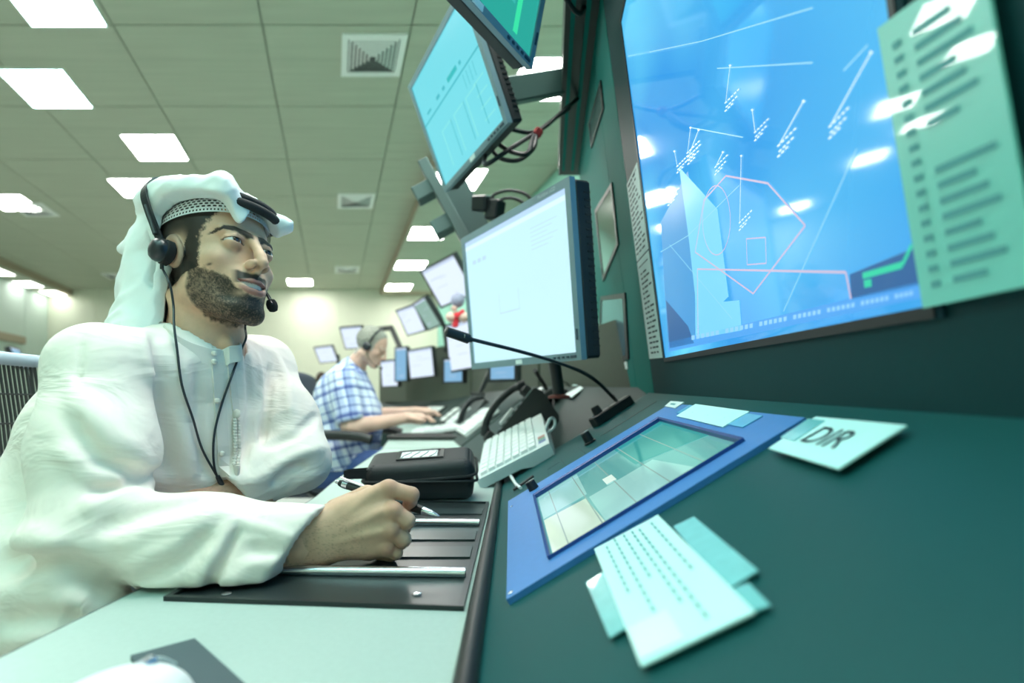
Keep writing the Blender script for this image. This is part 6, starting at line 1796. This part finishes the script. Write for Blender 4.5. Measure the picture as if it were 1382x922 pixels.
# headset of the colleague
hs2 = thing('headset', 'black headset on the grey hair of the colleague in the checked shirt', 'headset', Vector(c2w(np.array([.5, -8.4, -.6]))))
def cw(p): return Vector(c2w(np.array(p, float)))
n_ = Vector(CHR @ np.array([0, -1, .1])).normalized(); R_ = n_.to_track_quat('Z', 'Y').to_matrix()
MB().lathe(cw((.3, -8.2, -.5)), [(.02, -.008), (.026, -.003), (.026, .006), (.018, .014), (.004, .016)], R_, 20).build('ear_cup', M_hs, hs2, True)
MB().tube(spline([cw(p) for p in ((.4, -8.7, 1.2), (.9, -8.6, 5), (1.2, -6.6, 9.6), (1.2, 0, 13.2), (1.2, 6.6, 9.6), (.9, 8.4, 5), (.4, 8.4, 1))], 36), .0055, 8).build('headband', M_hs, hs2, True)
MB().tube(spline([cw(p) for p in ((.8, -8.4, -1.6), (5, -7.4, -6.8), (10, -3.5, -8.8), (11.8, -1.8, -8.8))], 20), .0022, 6).build('boom', M_hs, hs2, True)
MB().lathe(cw((12.2, -1.5, -8.8)), [(.002, -.011), (.008, -.006), (.008, .006), (.002, .011)], None, 12).build('mic_foam', M_foam, hs2, True)
pv = spline([cw((.3, -8.4, -3)), cpx(499, 500, 2.9), cpx(505, 530, 2.95), cpx(515, 560, 3.0)], 16)
# person further away, only hair and ear seen
p3 = thing('person', 'dark haired person far behind, head just visible left of the checked shirt', 'person', V(-3.1, 9.0, .5))
hc3 = np.array(at(434, 511, 9.0))
def far_p(P):
    f = sd_ell(P, hc3, (.10, .085, .12)); f = smin(f, sd_cap(P, hc3 + np.array([0, 0, -.1]), hc3 + np.array([-.02, 0, -.26]), .05, .06), .03)
    f = smin(f, sd_ell(P, hc3 + np.array([.105, 0, -.02]), (.02, .018, .025)), .02)
    f = smin(f, sd_cap(P, hc3 + np.array([-.02, -.16, -.32]), hc3 + np.array([-.02, .16, -.32]), .075, .075), .06)
    f = smin(f, sd_cap(P, hc3 + np.array([-.04, 0, -.36]), np.array([hc3[0] - .06, hc3[1], .5]), .14, .16), .06)
    for dy in (-.09, .09):
        f = smin(f, sd_chain(P, [np.array([hc3[0] - .04, hc3[1] + dy, .48]), np.array([hc3[0] + .38, hc3[1] + dy, .48]), np.array([hc3[0] + .4, hc3[1] + dy, .05])], [.09, .07, .05], .03), .04)
    return f
v2, f2 = iso(far_p, tuple(np.array([hc3[0] - .3, hc3[1] - .3, -.02])), tuple(hc3 + np.array([.55, .3, .2])), .02)
z_ = v2[:, 2] - hc3[2]; x_ = v2[:, 0] - hc3[0]
cc3 = np.where((z_ < -.24)[:, None], np.array([.12, .13, .16]), np.where(((z_ > .03) | (x_ < .03))[:, None], np.array([.05, .03, .02]), np.array([.6, .4, .32])))
mesh_np('body', v2, f2, M_skin, p3, cols=cc3)
